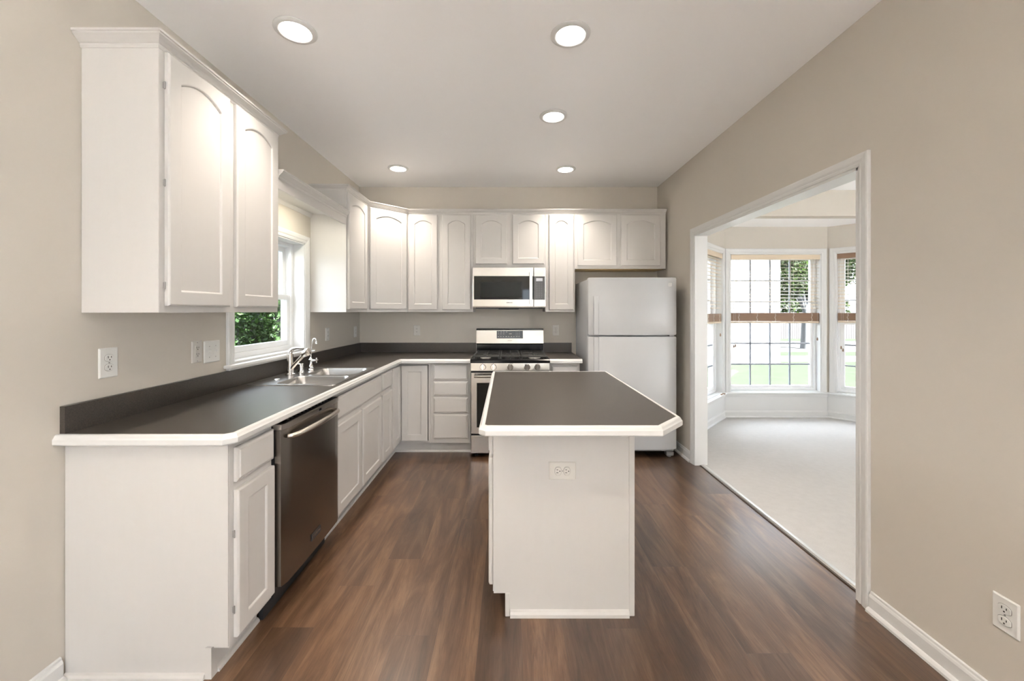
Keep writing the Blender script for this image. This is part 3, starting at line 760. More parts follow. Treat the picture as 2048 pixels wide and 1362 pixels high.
def portal(M, a0, a1, b0, b1, c):
    l = bpy.data.lights.new('window_portal', 'AREA'); l.shape = 'RECTANGLE'; l.size = a1-a0; l.size_y = b1-b0; l.cycles.is_portal = True
    o = bpy.data.objects.new('window_portal', l); COL.objects.link(o)
    o.matrix_world = M @ Matrix.Translation(((a0+a1)/2, (b0+b1)/2, c)) @ Matrix.Rotation(math.pi, 4, 'Y')
for (p, q) in bay:
    p = Vector((*p, 0)); q = Vector((*q, 0)); d = (q-p).normalized()
    portal(frame(p, (d.y, -d.x, 0)), .05, (q-p).length-.05, .3, 2.1, -.16)
MDR = frame((DXR, 0, 0), (-1, 0, 0)); MDF = frame((0, DYN, 0), (0, 1, 0))
for nm_, M_, a0, a1, z0, z1 in (('added_window_5', MDR, -1.2, 0, .3, 2.3), ('added_window_6', MDF, -5.0, -4.1, 0, 2.4)):  # unseen windows added to bring more daylight into the far room
    r = sroot(nm_, M_ @ Vector(((a0+a1)/2, z0, 0)), 'large window added to the far room for daylight, out of view', 'window')
    bm = NB()
    for k in range(4): a = a0+(a1-a0-.06)*k/3; box(bm, a, a+.06, z0, z1, -.1, -.02, M_)
    box(bm, a0, a1, z0, z0+.05, -.1, -.021, M_); box(bm, a0, a1, z1-.05, z1, -.1, -.021, M_); build('window_frame', bm, VINYL, r)
    bm = NB(); box(bm, a0, a1, z0+.05, z1-.05, -.065, -.06, M_); build('pane', bm, GLASS, r)
    portal(M_, a0, a1, z0, z1, -.17)
portal(MW, WY0, WY1, WZ0, WZ1, -.19); portal(MPt, A0, A1, 0, 2.4, -.11); portal(MPb, -.82, -.42, .3, 2.1, -.16)

# ------------------------------------------------------------------ recessed lights
for i, (px, py, lab) in enumerate([(1141, 68.5, 'recessed ceiling light above the island, nearest the camera'), (591, 60.5, 'recessed ceiling light at upper left beside the near wall cabinet'),
                   (1107, 232, 'recessed ceiling light in the middle, above the far end of the island'), (796.5, 336.5, 'recessed ceiling light at back left near the corner cabinets'), (1131, 338, 'recessed ceiling light at back in front of the microwave'),
                   (None, (-.95, .35), None), (None, (.45, .35), None), (None, (0, -1.5), None), (None, (2.7, .6), 1), (None, (4.3, .6), 1), (None, (2.9, 2.6), 1), (None, (4.3, 2.6), 1)]):  # entries without a pixel position are unseen lamps added for fill light
    if px: Y = (ZC-H)*F/(CY-py); Xc = PX(px, Y)
    else: Xc, Y = py
    if lab == 1: lab = 'added recessed ceiling light in the far room, out of view'
    r = thing('recessed_light', lab or 'added recessed ceiling light behind the camera, out of view', 'ceiling light', (Xc, Y, ZC-.012), 'recessed ceiling lights')
    T = Matrix.Translation((Xc, Y, ZC))
    bm = NB(); lathe(bm, [(.070, -.001), (.098, -.001), (.098, -.004), (.092, -.009), (.076, -.012), (.072, -.010), (.070, -.006)], T, 40, cap=False); 
    build('trim_ring', bm, TRIM, r, smooth=40)
    bm = NB(); lathe(bm, [(.071, -.002), (.071, -.005), (.060, -.009), (.035, -.012), (.001, -.013)], T, 32); build('lens', bm, LENS, r, smooth=60)
    l = bpy.data.lights.new('downlight', 'SPOT'); l.spot_size = math.radians(110); l.spot_blend = 1.0; l.shadow_soft_size = .06
    l.energy = LAMP_W*4*1.2*(.1 if Xc > 2 else 1); l.color = LAMP_COL
    o = bpy.data.objects.new('downlight', l); COL.objects.link(o); o.parent = r; o.location = (0, 0, -.075)

# ------------------------------------------------------------------ outlets and switches
def outlet(label, c, n, horiz=False, w_=.072, h_=.116, mat=WPLAST, kind='duplex', cat='outlet'):
    M = frame(c, n)
    if horiz: M = M @ Matrix.Rotation(math.pi/2, 4, 'Z')
    nm = {'duplex': 'wall_outlet', 'decora': 'wall_outlet', 'toggle': 'light_switch'}[kind]
    r = thing(nm, label, cat, c)
    bm = NB(); loft(bm, [rrect(-w_/2, w_/2, -h_/2, h_/2, .003, 2, 0.0), rrect(-w_/2, w_/2, -h_/2, h_/2, .003, 2, .002), rrect(-w_/2+.004, w_/2-.004, -h_/2+.004, h_/2-.004, .003, 2, .0055)], M); build('cover_plate', bm, mat, r)
    gang = [-.023, .023] if kind == 'toggle' else [0]
    if kind == 'duplex':
        for s in (-1, 1):
            bm = NB(); oc = s*.0195
            pts = lambda k, c_: [(k*.0172*max(-1, min(1, 1.12*math.cos(t))), oc+k*.0145*math.sin(t), c_) for t in [2*math.pi*i/24 for i in range(24)]]
            loft(bm, [pts(1, .004), pts(1, .0075), pts(.93, .0085)], M); rc = build('receptacle', bm, mat, r)
            bm = NB(); box(bm, -.0075, -.0050, oc-.001, oc+.008, .008, .0088, M); box(bm, .0050, .0075, oc-.0, oc+.007, .008, .0088, M)
            lathe(bm, [(.0026, .008), (.0026, .0088)], M @ Matrix.Translation((0, oc-.0075, 0)), 10); build('slots', bm, DARK, rc)
            bm = NB(); loft(bm, [pts(1.09, .0052), pts(1.09, .0058), pts(1.0, .0058)], M, cap0=False, cap1=False); build('gasket_line', bm, GREYM, rc)
        bm = NB(); lathe(bm, [(.0028, .005), (.0026, .0066), (.001, .007)], M, 12); build('screw', bm, GREYM, r)
    elif kind == 'decora':
        bm = NB(); box(bm, -.0165, .0165, -.033, .033, .004, .0075, M, .001); rc = build('receptacle', bm, mat, r)
        bm = NB()
        for oc in (.018, -.016):
            box(bm, -.0075, -.0052, oc, oc+.008, .0072, .0080, M); box(bm, .0052, .0075, oc, oc+.008, .0072, .0080, M)
            lathe(bm, [(.0026, .007), (.0026, .0080)], M @ Matrix.Translation((0, oc-.006, 0)), 10)
        build('slots', bm, DARK, rc)
        for b_ in (.048, -.048):
            bm = NB(); lathe(bm, [(.0028, .005), (.0026, .0066), (.001, .007)], M @ Matrix.Translation((0, b_, 0)), 12); build('screw', bm, GREYM, r)
    else:
        for g in gang:
            bm = NB(); box(bm, g-.005, g+.005, -.012, .012, .005, .0062, M); box(bm, g-.0036, g+.0036, -.002, .010, .006, .017, M, .0015); build('toggle', bm, mat, r)
            for b_ in (.030, -.030):
                bm = NB(); lathe(bm, [(.0028, .005), (.0026, .0066), (.001, .007)], M @ Matrix.Translation((g, b_, 0)), 12); build('screw', bm, GREYM, r)
    return r
nL = (1, 0, 0); nB = (0, -1, 0); nR = (-1, 0, 0)
outlet('large white duplex outlet on left wall under the near wall cabinet', (XL, PX(0, 0)+1.634, PZ(725.3, 1.634)), nL, w_=.078, h_=.122)
outlet('ivory rectangular outlet beside the double switch left of window', (XL, 2.098, PZ(703.5, 2.098)), nL, kind='decora', mat=IPLAST, w_=.070, h_=.114)
outlet('white double toggle switch plate left of the sink window', (XL, 2.205, PZ(702.8, 2.205)), nL, kind='toggle', w_=.118, h_=.120, cat='light switch')
outlet('white wall plate right of the sink window above the backsplash', (XL, 3.61, PZ(668.5, 3.61)), nL, kind='decora')
outlet('white wall plate on left wall close to the back corner', (XL, 4.266, PZ(663.5, 4.266)), nL, kind='decora')
outlet('outlet on the back wall left of the stove', (PX(833.8, YB), YB, PZ(660.7, YB)), nB, kind='decora', mat=IPLAST)
outlet('outlet on the back wall right of the stove', (PX(1111.6, YB), YB, PZ(660.3, YB)), nB, mat=IPLAST)
outlet('white outlet low on the right wall in the foreground', (XR, 1.3146, PZ(1230.5, 1.3146)), nR, w_=.072, h_=.116)
outlet('horizontal outlet on the island end panel', (PX(1124.6, IY0-.006), IY0-.006, PZ(941, IY0-.006)), nB, horiz=True, w_=.080, h_=.122, mat=IPLAST)

# ------------------------------------------------------------------ sink + taps
r = thing('double_sink', 'stainless steel double-bowl sink set in the left worktop', 'sink', (-1.32, 2.77, ZW-.18))
bm = NB()
OUT = rrect(-1.590, -1.050, 2.392, 3.150, .035, 5); B1 = (-1.440, -1.085, 2.440, 2.745); B2 = (-1.440, -1.085, 2.790, 3.105)
def addloop(pts, z): 
    v = [bm.verts.new((p[0], p[1], z)) for p in pts]
    return v, [bm.edges.new((v[i], v[(i+1) % len(v)])) for i in range(len(v))]
v0, e0 = addloop(rrect(-1.590, -1.050, 2.392, 3.150, .035, 5), ZW+.0005)
v1, e1 = addloop(rrect(-1.588, -1.052, 2.394, 3.148, .034, 5), ZW+.0045)
v2, e2 = addloop(rrect(-1.578, -1.062, 2.404, 3.138, .03, 5), ZW+.0030)
for A, B in ((v0, v1), (v1, v2)):
    for i in range(len(A)): bm.faces.new((A[i], A[(i+1) % len(A)], B[(i+1) % len(A)], B[i]))
hs = []
for bx in (B1, B2):
    a0, a1, c0, c1 = bx; v, e = addloop(rrect(a0, a1, c0, c1, .05, 6), ZW+.003); hs += e
bmesh.ops.triangle_fill(bm, use_beauty=True, edges=e2+hs)
build('rim', bm, SINKST, r, smooth=35)
for bx in (B1, B2):
    a0, a1, c0, c1 = bx; bm = NB(); lps = []
    for d_, z_ in ((.0, .003), (.001, .0005), (.004, -.003), (.008, -.10), (.012, -.145), (.024, -.165), (.05, -.172), (.12, -.176)):
        lps.append([(p[0], p[1], ZW+z_) for p in rrect(a0+d_, a1-d_, c0+d_, c1-d_, max(.012, .05-d_*.2), 6)])
    loft(bm, lps, cap0=False, cap1=True); bs_ = build('basin', bm, SINKST, r, smooth=50)
    bm = NB(); lathe(bm, [(.045, 0), (.042, .003), (.03, .002), (.028, -.0), (.001, -.0)], Matrix.Translation(((a0+a1)/2, (c0+c1)/2, ZW-.1755)), 24); build('drain', bm, CHROME, bs_, smooth=40)
bm = NB(); lathe(bm, [(.022, 0), (.022, .003), (.016, .006), (.001, .007)], Matrix.Translation((-1.515, 2.60, ZW+.003)), 24); build('hole_cover', bm, CHROME, r, smooth=40)

fx, fy, fz = -1.530, 2.790, ZW+.0046
r = thing('kitchen_faucet', 'brushed nickel pull-out kitchen faucet behind the sink', 'faucet', (fx, fy, fz))
T = Matrix.Translation((fx, fy, fz))
bm = NB(); lathe(bm, [(.032, 0), (.032, .006), (.024, .010), (.022, .012), (.022, .028), (.024, .029), (.024, .033), (.022, .034), (.021, .055), (.021, .135), (.019, .145), (.010, .152), (.001, .153)], T, 28); build('body', bm, NICKEL, r, smooth=40)
bm = NB(); tube(bm, [(.008, -.005, .040), (.05, -.012, .085), (.095, -.020, .130), (.112, -.023, .147)], [.013, .013, .014, .018], T, 16); build('spout', bm, NICKEL, r, smooth=50)
Mh = T @ Matrix.Translation((.118, -.024, .152)) @ Vector((1, -.17, .55)).to_track_quat('Z', 'Y').to_matrix().to_4x4()
bm = NB(); lathe(bm, [(.018, -.022), (.024, -.012), (.027, .006), (.027, .026), (.024, .034), (.020, .036), (.001, .036)], Mh, 24); build('spray_head', bm, NICKEL, r, smooth=40)
bm = NB(); tube(bm, [(-.004, 0, .110), (-.003, 0, .150), (.014, 0, .176), (.050, -.004, .186), (.100, -.010, .182)], [.019, .018, .013, .009, .006], T, 14, ry=.8); build('lever_handle', bm, NICKEL, r, smooth=50)

r = thing('dishwasher_air_gap', 'small chrome cylinder cap between the two faucets', 'air gap', (-1.500, 2.875, ZW+.0046))
bm = NB(); lathe(bm, [(.026, 0), (.026, .004), (.020, .006), (.020, .050), (.019, .052), (.0195, .056), (.019, .064), (.015, .067), (.001, .067)], Matrix.Translation((-1.500, 2.875, ZW+.0046)), 28); build('cap', bm, CHROME, r, smooth=35)
bm = NB(); box(bm, -.006, .006, -.0215, -.018, .018, .042, Matrix.Translation((-1.500, 2.875, ZW+.0046))); build('slot', bm, DARK, r)

r = thing('filter_faucet', 'slim chrome gooseneck water filter faucet at the far end of the sink', 'faucet', (-1.490, 3.000, ZW+.0046))
T = Matrix.Translation((-1.490, 3.000, ZW+.0046))
bm = NB(); lathe(bm, [(.024, 0), (.024, .006), (.019, .012), (.021, .020), (.017, .034), (.012, .042), (.010, .062), (.015, .066), (.016, .080), (.009, .088), (.006, .100), (.001, .101)], T, 24); build('body', bm, CHROME, r, smooth=40)
bm = NB(); tube(bm, [(0, 0, .09), (.003, 0, .15), (.012, 0, .205), (.020, -.002, .232), (.034, -.004, .238), (.043, -.005, .222), (.045, -.005, .210)], .0048, T, 10); lathe(bm, [(.0065, 0), (.0065, .014), (.0045, .016)], T @ Matrix.Translation((.045, -.005, .198)), 12); build('spout', bm, CHROME, r, smooth=50)
bm = NB(); tube(bm, [(.004, 0, .073), (.040, -.004, .074)], .008, T, 12)
for a in (0, math.pi/2): tube(bm, [(.044, -.004-.019*math.cos(a), .074-.019*math.sin(a)), (.044, -.004+.019*math.cos(a), .074+.019*math.sin(a))], [.006, .0045, .006], T, 10, smooth=False)
build('cross_handle', bm, CHROME, r, smooth=50)
bm = NB(); tube(bm, [(-.026, 0, .140), (.030, 0, .146)], .0025, T, 8); build('lever_pin', bm, CHROME, r)

# ------------------------------------------------------------------ dishwasher
y0, y1 = 1.752, 2.338; xf = -.990
r = thing('dishwasher', 'dark stainless steel dishwasher with curved bar handle under the left worktop', 'dishwasher', (-1.3, (y0+y1)/2, 0))
bm = NB(); box(bm, XL+.06, xf-.045, y0, y1, .09, .848); build('tub', bm, BLACKM, r)
bm = NB(); box(bm, -1.10, -1.08, y0, y1, 0, .10); build('toe_panel', bm, BLACKM, r)
Mdw = frame((xf, 0, 0), (1, 0, 0)) # a = Y
def bowed(z0_, z1_, depth, bow, rr=.012):
    pts = []; K = 16
    for i in range(K+1):
        t = i/K; a = y0+(y1-y0)*t; s = 2*t-1
        c = -.002+bow*(1-s*s)-bow - (0.010*max(0, (abs(s)-.93)/.07)**2)
        pts.append((c, a))
    poly = pts+[(-depth, y1), (-depth, y0)]
    return poly
bm = NB(); pl = bowed(0, 0, .045, .006)
prism(bm, [(xf+.006+c, a) for c, a in pl], .145, .834); build('door', bm, DSTEEL, r, smooth=30)
bm = NB(); pl = bowed(0, 0, .058, .006)
prism(bm, [(xf+.009+c, a) for c, a in pl], .8355, .858); cp = build('control_cap', bm, stretched('cap_steel', (.42, .385, .35), .3, (3, 3, 300)), r, smooth=30)
bm = NB(); box(bm, xf-.052, xf-.006, y0+.02, y1-.02, .858, .8595); cs = build('control_strip', bm, BLACK, r)
bm = NB()
for i in range(12):
    ya = y0+.08+i*.036; box(bm, xf-.034, xf-.026, ya, ya+.014, .8594, .8606)
build('buttons', bm, GREYM, cs)
bm = NB(); box(bm, 2.066, 2.090, .841, .852, .0, .0085, Mdw); build('indicator_window', bm, BLACK, r)
bm = NB(); tube(bm, [(1.785, .800, .000), (1.80, .800, .022), (1.86, .802, .040), (2.02, .805, .052), (2.18, .802, .040), (2.245, .800, .022), (2.258, .800, .000)], [.012, .015, .0165, .0165, .0165, .015, .012], Mdw, 14, ry=.75); build('handle', bm, plain('handle_steel', (.56, .51, .46), .24, 1), r, smooth=60)
bm = NB(); box(bm, 1.989, 2.085, .208, .242, .004, .0085, Mdw, .001); bd = build('badge', bm, BLACKM, r)
bm = NB(); text(bm, 'FRIGIDAIRE', .0155, Mdw @ Matrix.Translation((2.037, .225, .0087)), .0004); 
sweep(bm, [(1.991, .210), (2.083, .210), (2.083, .240), (1.991, .240)], [(0, .0083), (.001, .0083), (.001, .0092), (0, .0092)], Mdw, closed=True)
build('lettering', bm, NICKEL, bd)

# ------------------------------------------------------------------ range
rx0, rx1, ryf = -.351, .381, 3.690; rc = (rx0+rx1)/2
r = thing('gas_range', 'stainless steel gas range with black cooktop against the back wall', 'stove', (rc, 4.03, 0))
MRg = frame((0, ryf, 0), (0, -1, 0))     # a = X, b = Z, c out of the front
bm = NB(); box(bm, rx0, rx1, ryf+.035, 4.36, .03, .872, I4, .002); build('body', bm, BLACKM, r)
bm = NB()
for a in (rx0+.05, rx1-.05):
    for y in (ryf+.07, 4.3): lathe(bm, [(.018, 0), (.018, .008), (.010, .010), (.010, .031)], Matrix.Translation((a, y, 0)), 12)
build('feet', bm, BLACKM, r)
bm = NB(); box(bm, rx0+.002, rx1-.002, .040, .206, -.034, 0, MRg, .004, 2); build('storage_drawer', bm, STEELX, r)
bm = NB(); box(bm, rx0+.002, rx1-.002, .222, .788, -.034, .004, MRg, .004, 2); od = build('oven_door', bm, STEELX, r)
bm = NB(); box(bm, -.294, .324, .282, .694, .003, .0055, MRg, .001); build('oven_window', bm, BGLASS, od)
bm = NB(); tube(bm, [(rx0+.035, .762, .050), (rx1-.035, .762, .050)], .0135, MRg, 16)
for a in (rx0+.055, rx1-.055): box(bm, a-.012, a+.012, .753, .771, .003, .050, MRg, .003)
build('handle', bm, STEELX, od, smooth=40)
bm = NB(); prism(bm, [(.806, 0), (.806, -.03), (.874, -.03), (.876, -.008)], rx0+.001, rx1-.001, MRg @ Matrix(((0,0,1,0),(1,0,0,0),(0,1,0,0),(0,0,0,1)))); kp = build('control_panel', bm, STEELX, r)
KN = [965.7, 986.9, 1020.3, 1054.1, 1075.0]
for k in KN:
    a = PX(k, ryf); T = MRg @ Matrix.Translation((a, .842, 0)); bm = NB()
    lathe(bm, [(.029, -.004), (.029, .004), (.0265, .006), (.0265, .024), (.024, .028), (.001, .028)], T, 28); kn = build('knob', bm, NICKEL, kp, smooth=35)
    bm = NB(); box(bm, -.0065, .0065, -.026, .026, .026, .034, T, .002); box(bm, -.0012, .0012, .008, .026, .034, .0345, T); build('grip', bm, CHROME, kn)
    bm = NB(); box(bm, -.002, .002, .030, .034, -.001, .001, T); build('marking', bm, MARKD, kp)
bm = NB()
prism(bm, [(ryf-.002, .8765), (ryf-.002, .902), (ryf+.010, .911), (4.30, .911), (4.30, .872), (ryf+.03, .872)], rx0-.004, rx1+.004, Matrix(((0,0,1,0),(1,0,0,0),(0,1,0,0),(0,0,0,1))))
build('cooktop', bm, BLACK, r)
bm = NB(); box(bm, rx0+.006, rx1-.006, 4.30, 4.375, .872, 1.000); box(bm, rx0+.004, rx1-.004, 4.290, 4.384, 1.152, 1.1695, I4, .002); build('rear_riser', bm, BLACK, r)
bm = NB(); prism(bm, [(4.292, 1.000), (4.280, 1.012), (4.296, 1.156), (4.304, 1.160), (4.380, 1.160), (4.380, 1.000)], rx0+.004, rx1-.004, Matrix(((0,0,1,0),(1,0,0,0),(0,1,0,0),(0,0,0,1)))); bg = build('backguard', bm, STEELX, r)
sl = math.atan2(.016, .144)
MG = frame((0, 4.288, 1.084), (0, -1, 0)) @ Matrix.Rotation(-sl, 4, 'X')
da0, da1 = PX(993.4, 4.29), PX(1045.8, 4.29)
bm = NB(); box(bm, da0, da1, -.020, .062, -.002, .0030, MG, .001); dp = build('display', bm, GREYP, bg)
bm = NB()
random.seed(3)
for row, n in ((.050, 4), (.030, 3), (.0, 9)):
    for i in range(n):
        a = da0+.012+i*(.030 if n < 9 else .028); wd_ = random.uniform(.008, .014)
        box(bm, a, a+wd_, row-.002, row+.002, .0030, .0034, MG)
for i in range(4):
    for j in range(3): box(bm, da1-.076+j*.018, da1-.070+j*.018, .050-i*.017, .053-i*.017, .0030, .0034, MG)
text(bm, '12:00', .014, MG @ Matrix.Translation(((da0+da1)/2+.005, .030, .0031)), .0002)
build('markings', bm, MARK, dp)
bm = NB(); text(bm, 'SAMSUNG', .011, MG @ Matrix.Translation(((da0+da1)/2, -.042, .0002)), .0003); build('lettering', bm, MARKD, bg)
# burners and grates
burn = [(rc-.235, 3.84, .038), (rc-.235, 4.13, .030), (rc, 3.985, .044), (rc+.235, 3.84, .044), (rc+.235, 4.13, .030)]
for x, y, q in burn:
    T = Matrix.Translation((x, y, .911)); bm = NB(); lathe(bm, [(q+.014, 0), (q+.010, .006), (q, .008), (q, .012)], T, 28); bn = build('burner', bm, GREYM, r, smooth=35)
    bm = NB(); lathe(bm, [(q-.004, .012), (q-.002, .014), (q-.002, .018), (q-.008, .020), (.001, .020)], T, 28); build('burner_cap', bm, IRON, bn, smooth=35)
gw = (rx1-rx0-.05)
gx = [(rx0+.022, rx0+.022+gw*.36), (rx0+.028+gw*.36, rx0+.028+gw*.64), (rx0+.034+gw*.64, rx1-.016)]
for a0, a1 in gx:
    bm = NB(); z0_, z1_ = .926, .940; q = .0065
    for y in (3.735, 4.255): box(bm, a0, a1, y-q, y+q, z0_, z1_, I4, .002)
    for x in (a0+q, a1-q): box(bm, x-q, x+q, 3.735, 4.255, z0_, z1_, I4, .002)
    xm = (a0+a1)/2
    box(bm, xm-q*.8, xm+q*.8, 3.735, 4.255, z0_+.002, z1_+.001, I4, .002); box(bm, a0, a1, 3.995-q, 3.995+q, z0_, z1_, I4, .002)
    for y in (3.84, 4.13): box(bm, a0, a1, y-q*.8, y+q*.8, z0_+.002, z1_+.001, I4, .002)
    for x in (a0+q, a1-q):
        for y in (3.735, 3.995, 4.255): box(bm, x-q, x+q, y-q, y+q, .9115, z0_+.002)
    # wide flat rear and front plates of the grate
    box(bm, a0+.01, a1-.01, 3.742, 3.762, z0_+.003, z1_, I4, .002)
    build('grate', bm, IRON, r)

# ------------------------------------------------------------------ microwave
mx0, mx1, myf = -.361, .375, 4.000; mz0, mz1 = 1.400, 1.7985
r = thing('microwave_oven', 'stainless steel over-the-range microwave between the wall cabinets', 'microwave', ((mx0+mx1)/2, 4.2, mz0))
MM = frame((0, myf, 0), (0, -1, 0)); A = lambda px: PX(px, myf); Bz = lambda py: PZ(py, myf)
bm = NB(); box(bm, mx0, mx1, myf+.022, YB-.01, mz0+.006, mz1, I4, .002); build('body', bm, BLACKM, r)
bm = NB(); box(bm, mx0+.03, mx1-.03, myf+.01, YB-.03, mz0-.016, mz0+.004); box(bm, mx0+.26, mx1-.27, myf+.03, YB-.05, mz0-.022, mz0-.016); build('grease_vent', bm, BLACKM, r)
msx = A(1067.2)
bm = NB(); box(bm, mx0, msx-.0015, mz0+.004, mz1-.001, -.020, .012, MM, .003, 2); dd = build('door', bm, STEELX, r)
bm = NB(); box(bm, A(948.3), msx-.0018, Bz(599), Bz(552.3), .0118, .0142, MM, .0008); dg = build('door_window', bm, BGLASS, dd)
bm = NB(); box(bm, A(960.3), A(1043.5), Bz(594.8), Bz(563.7), .0140, .0146, MM); build('mesh_screen', bm, plain('mesh_screen_mat', (.008, .009, .008), .35, spec=.2, noise=.3, nscale=400), dg)
bm = NB(); hx0, hx1 = A(1058.6), A(1064.4)
box(bm, hx0, hx1, Bz(607.5), Bz(544.5), .030, .040, MM, .003, 2); box(bm, hx0+.004, hx1-.004, Bz(606), Bz(600), .012, .032, MM); box(bm, hx0+.004, hx1-.004, Bz(552), Bz(546), .012, .032, MM)
build('handle', bm, NICKEL, dd)
bm = NB(); text(bm, 'SAMSUNG', .0135, MM @ Matrix.Translation((A(1019), Bz(605.5), .0122)), .0003, .0002); build('lettering', bm, MARKD, dd)
bm = NB(); box(bm, msx+.0015, mx1, mz0+.004, mz1-.001, -.020, .011, MM, .003, 2); cp = build('control_panel', bm, STEELX, r)
bm = NB(); box(bm, msx+.003, A(1089.6), Bz(599.5), Bz(552.8), .0108, .0135, MM, .0008); kp = build('keypad', bm, plain('keypad_mat', (.06, .062, .065), .2), cp)
bm = NB(); box(bm, A(1072), A(1085), Bz(562.5), Bz(556.5), .0134, .0142, MM); build('display', bm, LCD, kp)
bm = NB()
for i in range(9):
    for j in range(3):
        a = A(1072.5+j*4.6); z = Bz(567+i*3.4); box(bm, a, a+.012, z-.0012, z+.0012, .0134, .0138, MM)
build('key_markings', bm, plain('key_mark', (.20, .20, .20), .5), kp)
bm = NB(); box(bm, mx0+.001, mx1-.001, mz0-.004, mz0+.0035, -.020, .010, MM, .001); build('lower_trim', bm, DSTEEL, r)

# ------------------------------------------------------------------ refrigerator
gx0, gx1 = .738, 1.553; gyd = 3.672
r = thing('refrigerator', 'white top-freezer refrigerator beside the right wall', 'refrigerator', ((gx0+gx1)/2, 4.0, 0))
bm = NB(); box(bm, gx0, gx1, 3.735, 4.360, .045, 1.655, I4, .006, 2); build('body', bm, FRIDGE, r)
def fdoor(z0_, z1_, name):
    bm = NB(); K = 14; f = []; 
    for i in range(K+1):
        t = i/K; x = gx0+(gx1-gx0)*t; s = 2*t-1
        y = gyd-.022*(1-s*s)+ .012*max(0, (abs(s)-.95)/.05)**2
        f.append((x, y))
    poly = f+[(gx1, 3.731), (gx0, 3.731)]
    c = Vector(((gx0+gx1)/2, 3.70))
    def ins(d): return [((p[0]-c.x)*(1-d/.4)+c.x, (p[1]-c.y)*(1-d/.05*.6)+c.y) for p in poly]
    loft(bm, [[(*p, z0_) for p in ins(.006)], [(*p, z0_+.008) for p in poly], [(*p, z1_-.008) for p in poly], [(*p, z1_) for p in ins(.006)]])
    return build(name, bm, FRIDGE, r, smooth=40)
zs_ = 1.131
fd = fdoor(zs_+.008, 1.668, 'freezer_door'); md = fdoor(.083, zs_-.008, 'main_door')
def fhandle(z0_, z1_, par, taper):
    bm = NB(); x0_, x1_ = PX(1188.5, 3.63), PX(1199, 3.63)
    yy = gyd-.012
    ztop, zbot = (z1_, z0_)
    prof = [(x0_, yy+.006), (x0_+.003, yy-.016), (x1_-.010, yy-.024), (x1_, yy-.016), (x1_+.001, yy+.006)]
    n = 10; lps = []
    for i in range(n+1):
        t = i/n; z = zbot+(ztop-zbot)*t
        k = min(1, (t if taper < 0 else 1-t)*4+.12)
        lps.append([(x, yy+.006+(y-yy-.006)*k, z) for x, y in prof])
    loft(bm, lps); build('handle', bm, FRIDGE, par, smooth=35)
fhandle(zs_+.010, PZ(592, 3.65), fd, 1); fhandle(.42, zs_-.010, md, -1)
bm = NB(); Mf = frame((0, gyd, 0), (0, -1, 0))
box(bm, PX(1337, 3.66), PX(1344.5, 3.66), PZ(573, 3.66), PZ(565.3, 3.66), -.006, .008, Mf, .001); bd = build('badge', bm, plain('badge_grey', (.40, .39, .37), .35, .3), fd)
bm = NB(); box(bm, gx1-.055, gx1-.005, 3.69, 3.76, 1.668, 1.674, I4, .002); box(bm, gx1-.06, gx1-.015, 3.69, 3.75, zs_-.005, zs_+.005); build('hinge', bm, GREYM, r)
bm = NB(); box(bm, gx0+.015, gx1-.015, 3.74, 3.76, .045, .082); 
for i in range(3): box(bm, gx0+.05, gx1-.12, 3.728, 3.741, .050+i*.010, .054+i*.010)
build('base_grille', bm, GREYM, r)
bm = NB()
for x in (gx0+.06, gx1-.05): box(bm, x-.035, x+.035, 3.70, 3.76, .012, .050, I4, .006); lathe(bm, [(.02, 0), (.02, .012), (.008, .014), (.008, .02)], Matrix.Translation((x, 3.73, 0)), 14)
for x in (gx0+.06, gx1-.06): box(bm, x-.02, x+.02, 4.28, 4.34, 0, .05)
build('feet', bm, GREYM, r)

# ------------------------------------------------------------------ outdoors
b = NB()
box(b, -60, 80, -40, 15.0, ZG-.2, ZG); box(b, -60, 80, 16.9, 18.6, ZG-.2, ZG); box(b, -60, 80, 25.2, 90, ZG-.2, ZG)
o = build('ground', b, GRASS, org=(0, 0, 0)); o['kind'] = 'structure'; o['label'] = 'green lawn outside the bay windows'; o['category'] = 'lawn'
b = NB(); box(b, -60, 80, 15.0, 16.9, ZG-.2, ZG+.01); o = build('sidewalk', b, CONC, org=(0, 0, 0)); o['kind'] = 'structure'; o['label'] = 'pale strip of paving across the lawn'; o['category'] = 'sidewalk'
b = NB(); box(b, -60, 80, 18.6, 25.2, ZG-.2, ZG-.01); o = build('street', b, CONC, org=(0, 0, 0)); o['kind'] = 'structure'; o['label'] = 'pale street beyond the lawn'; o['category'] = 'street'
b = NB(); box(b, 1.76, 9.5, -9, DYN-.16, ZG, -.03); o = build('patio', b, PATIO_BOUNCE, org=(0, 0, 0)); o['kind'] = 'structure'  # unseen pale slab added to bounce sunlight in through the openings
# neighbouring house
hx0, hx1, hy0, hy1 = 1.0, 9.7, 14.2, 22
r = thing('neighbor_house', 'bright white sided house filling the centre bay window view', 'house', ((hx0+hx1)/2, (hy0+hy1)/2, ZG))
bm = NB(); prism(bm, [(hx0, ZG), (hx1, ZG), (hx1, 4.6), ((hx0+hx1)/2, 7.6), (hx0, 4.6)], -hy1, -hy0, frame((0, 0, 0), (0, -1, 0))); build('siding_walls', bm, SIDING, r)
bm = NB(); hm = (hx0+hx1)/2
for s in (-1, 1):
    prism(bm, [(hm, 7.62), (hm+s*(hm-hx0+.4), 4.62-.27), (hm+s*(hm-hx0+.4), 4.80-.27), (hm, 7.82)], -hy1-.3, -hy0+.4, frame((0, 0, 0), (0, -1, 0)))
build('roof', bm, SHINGLE, r)
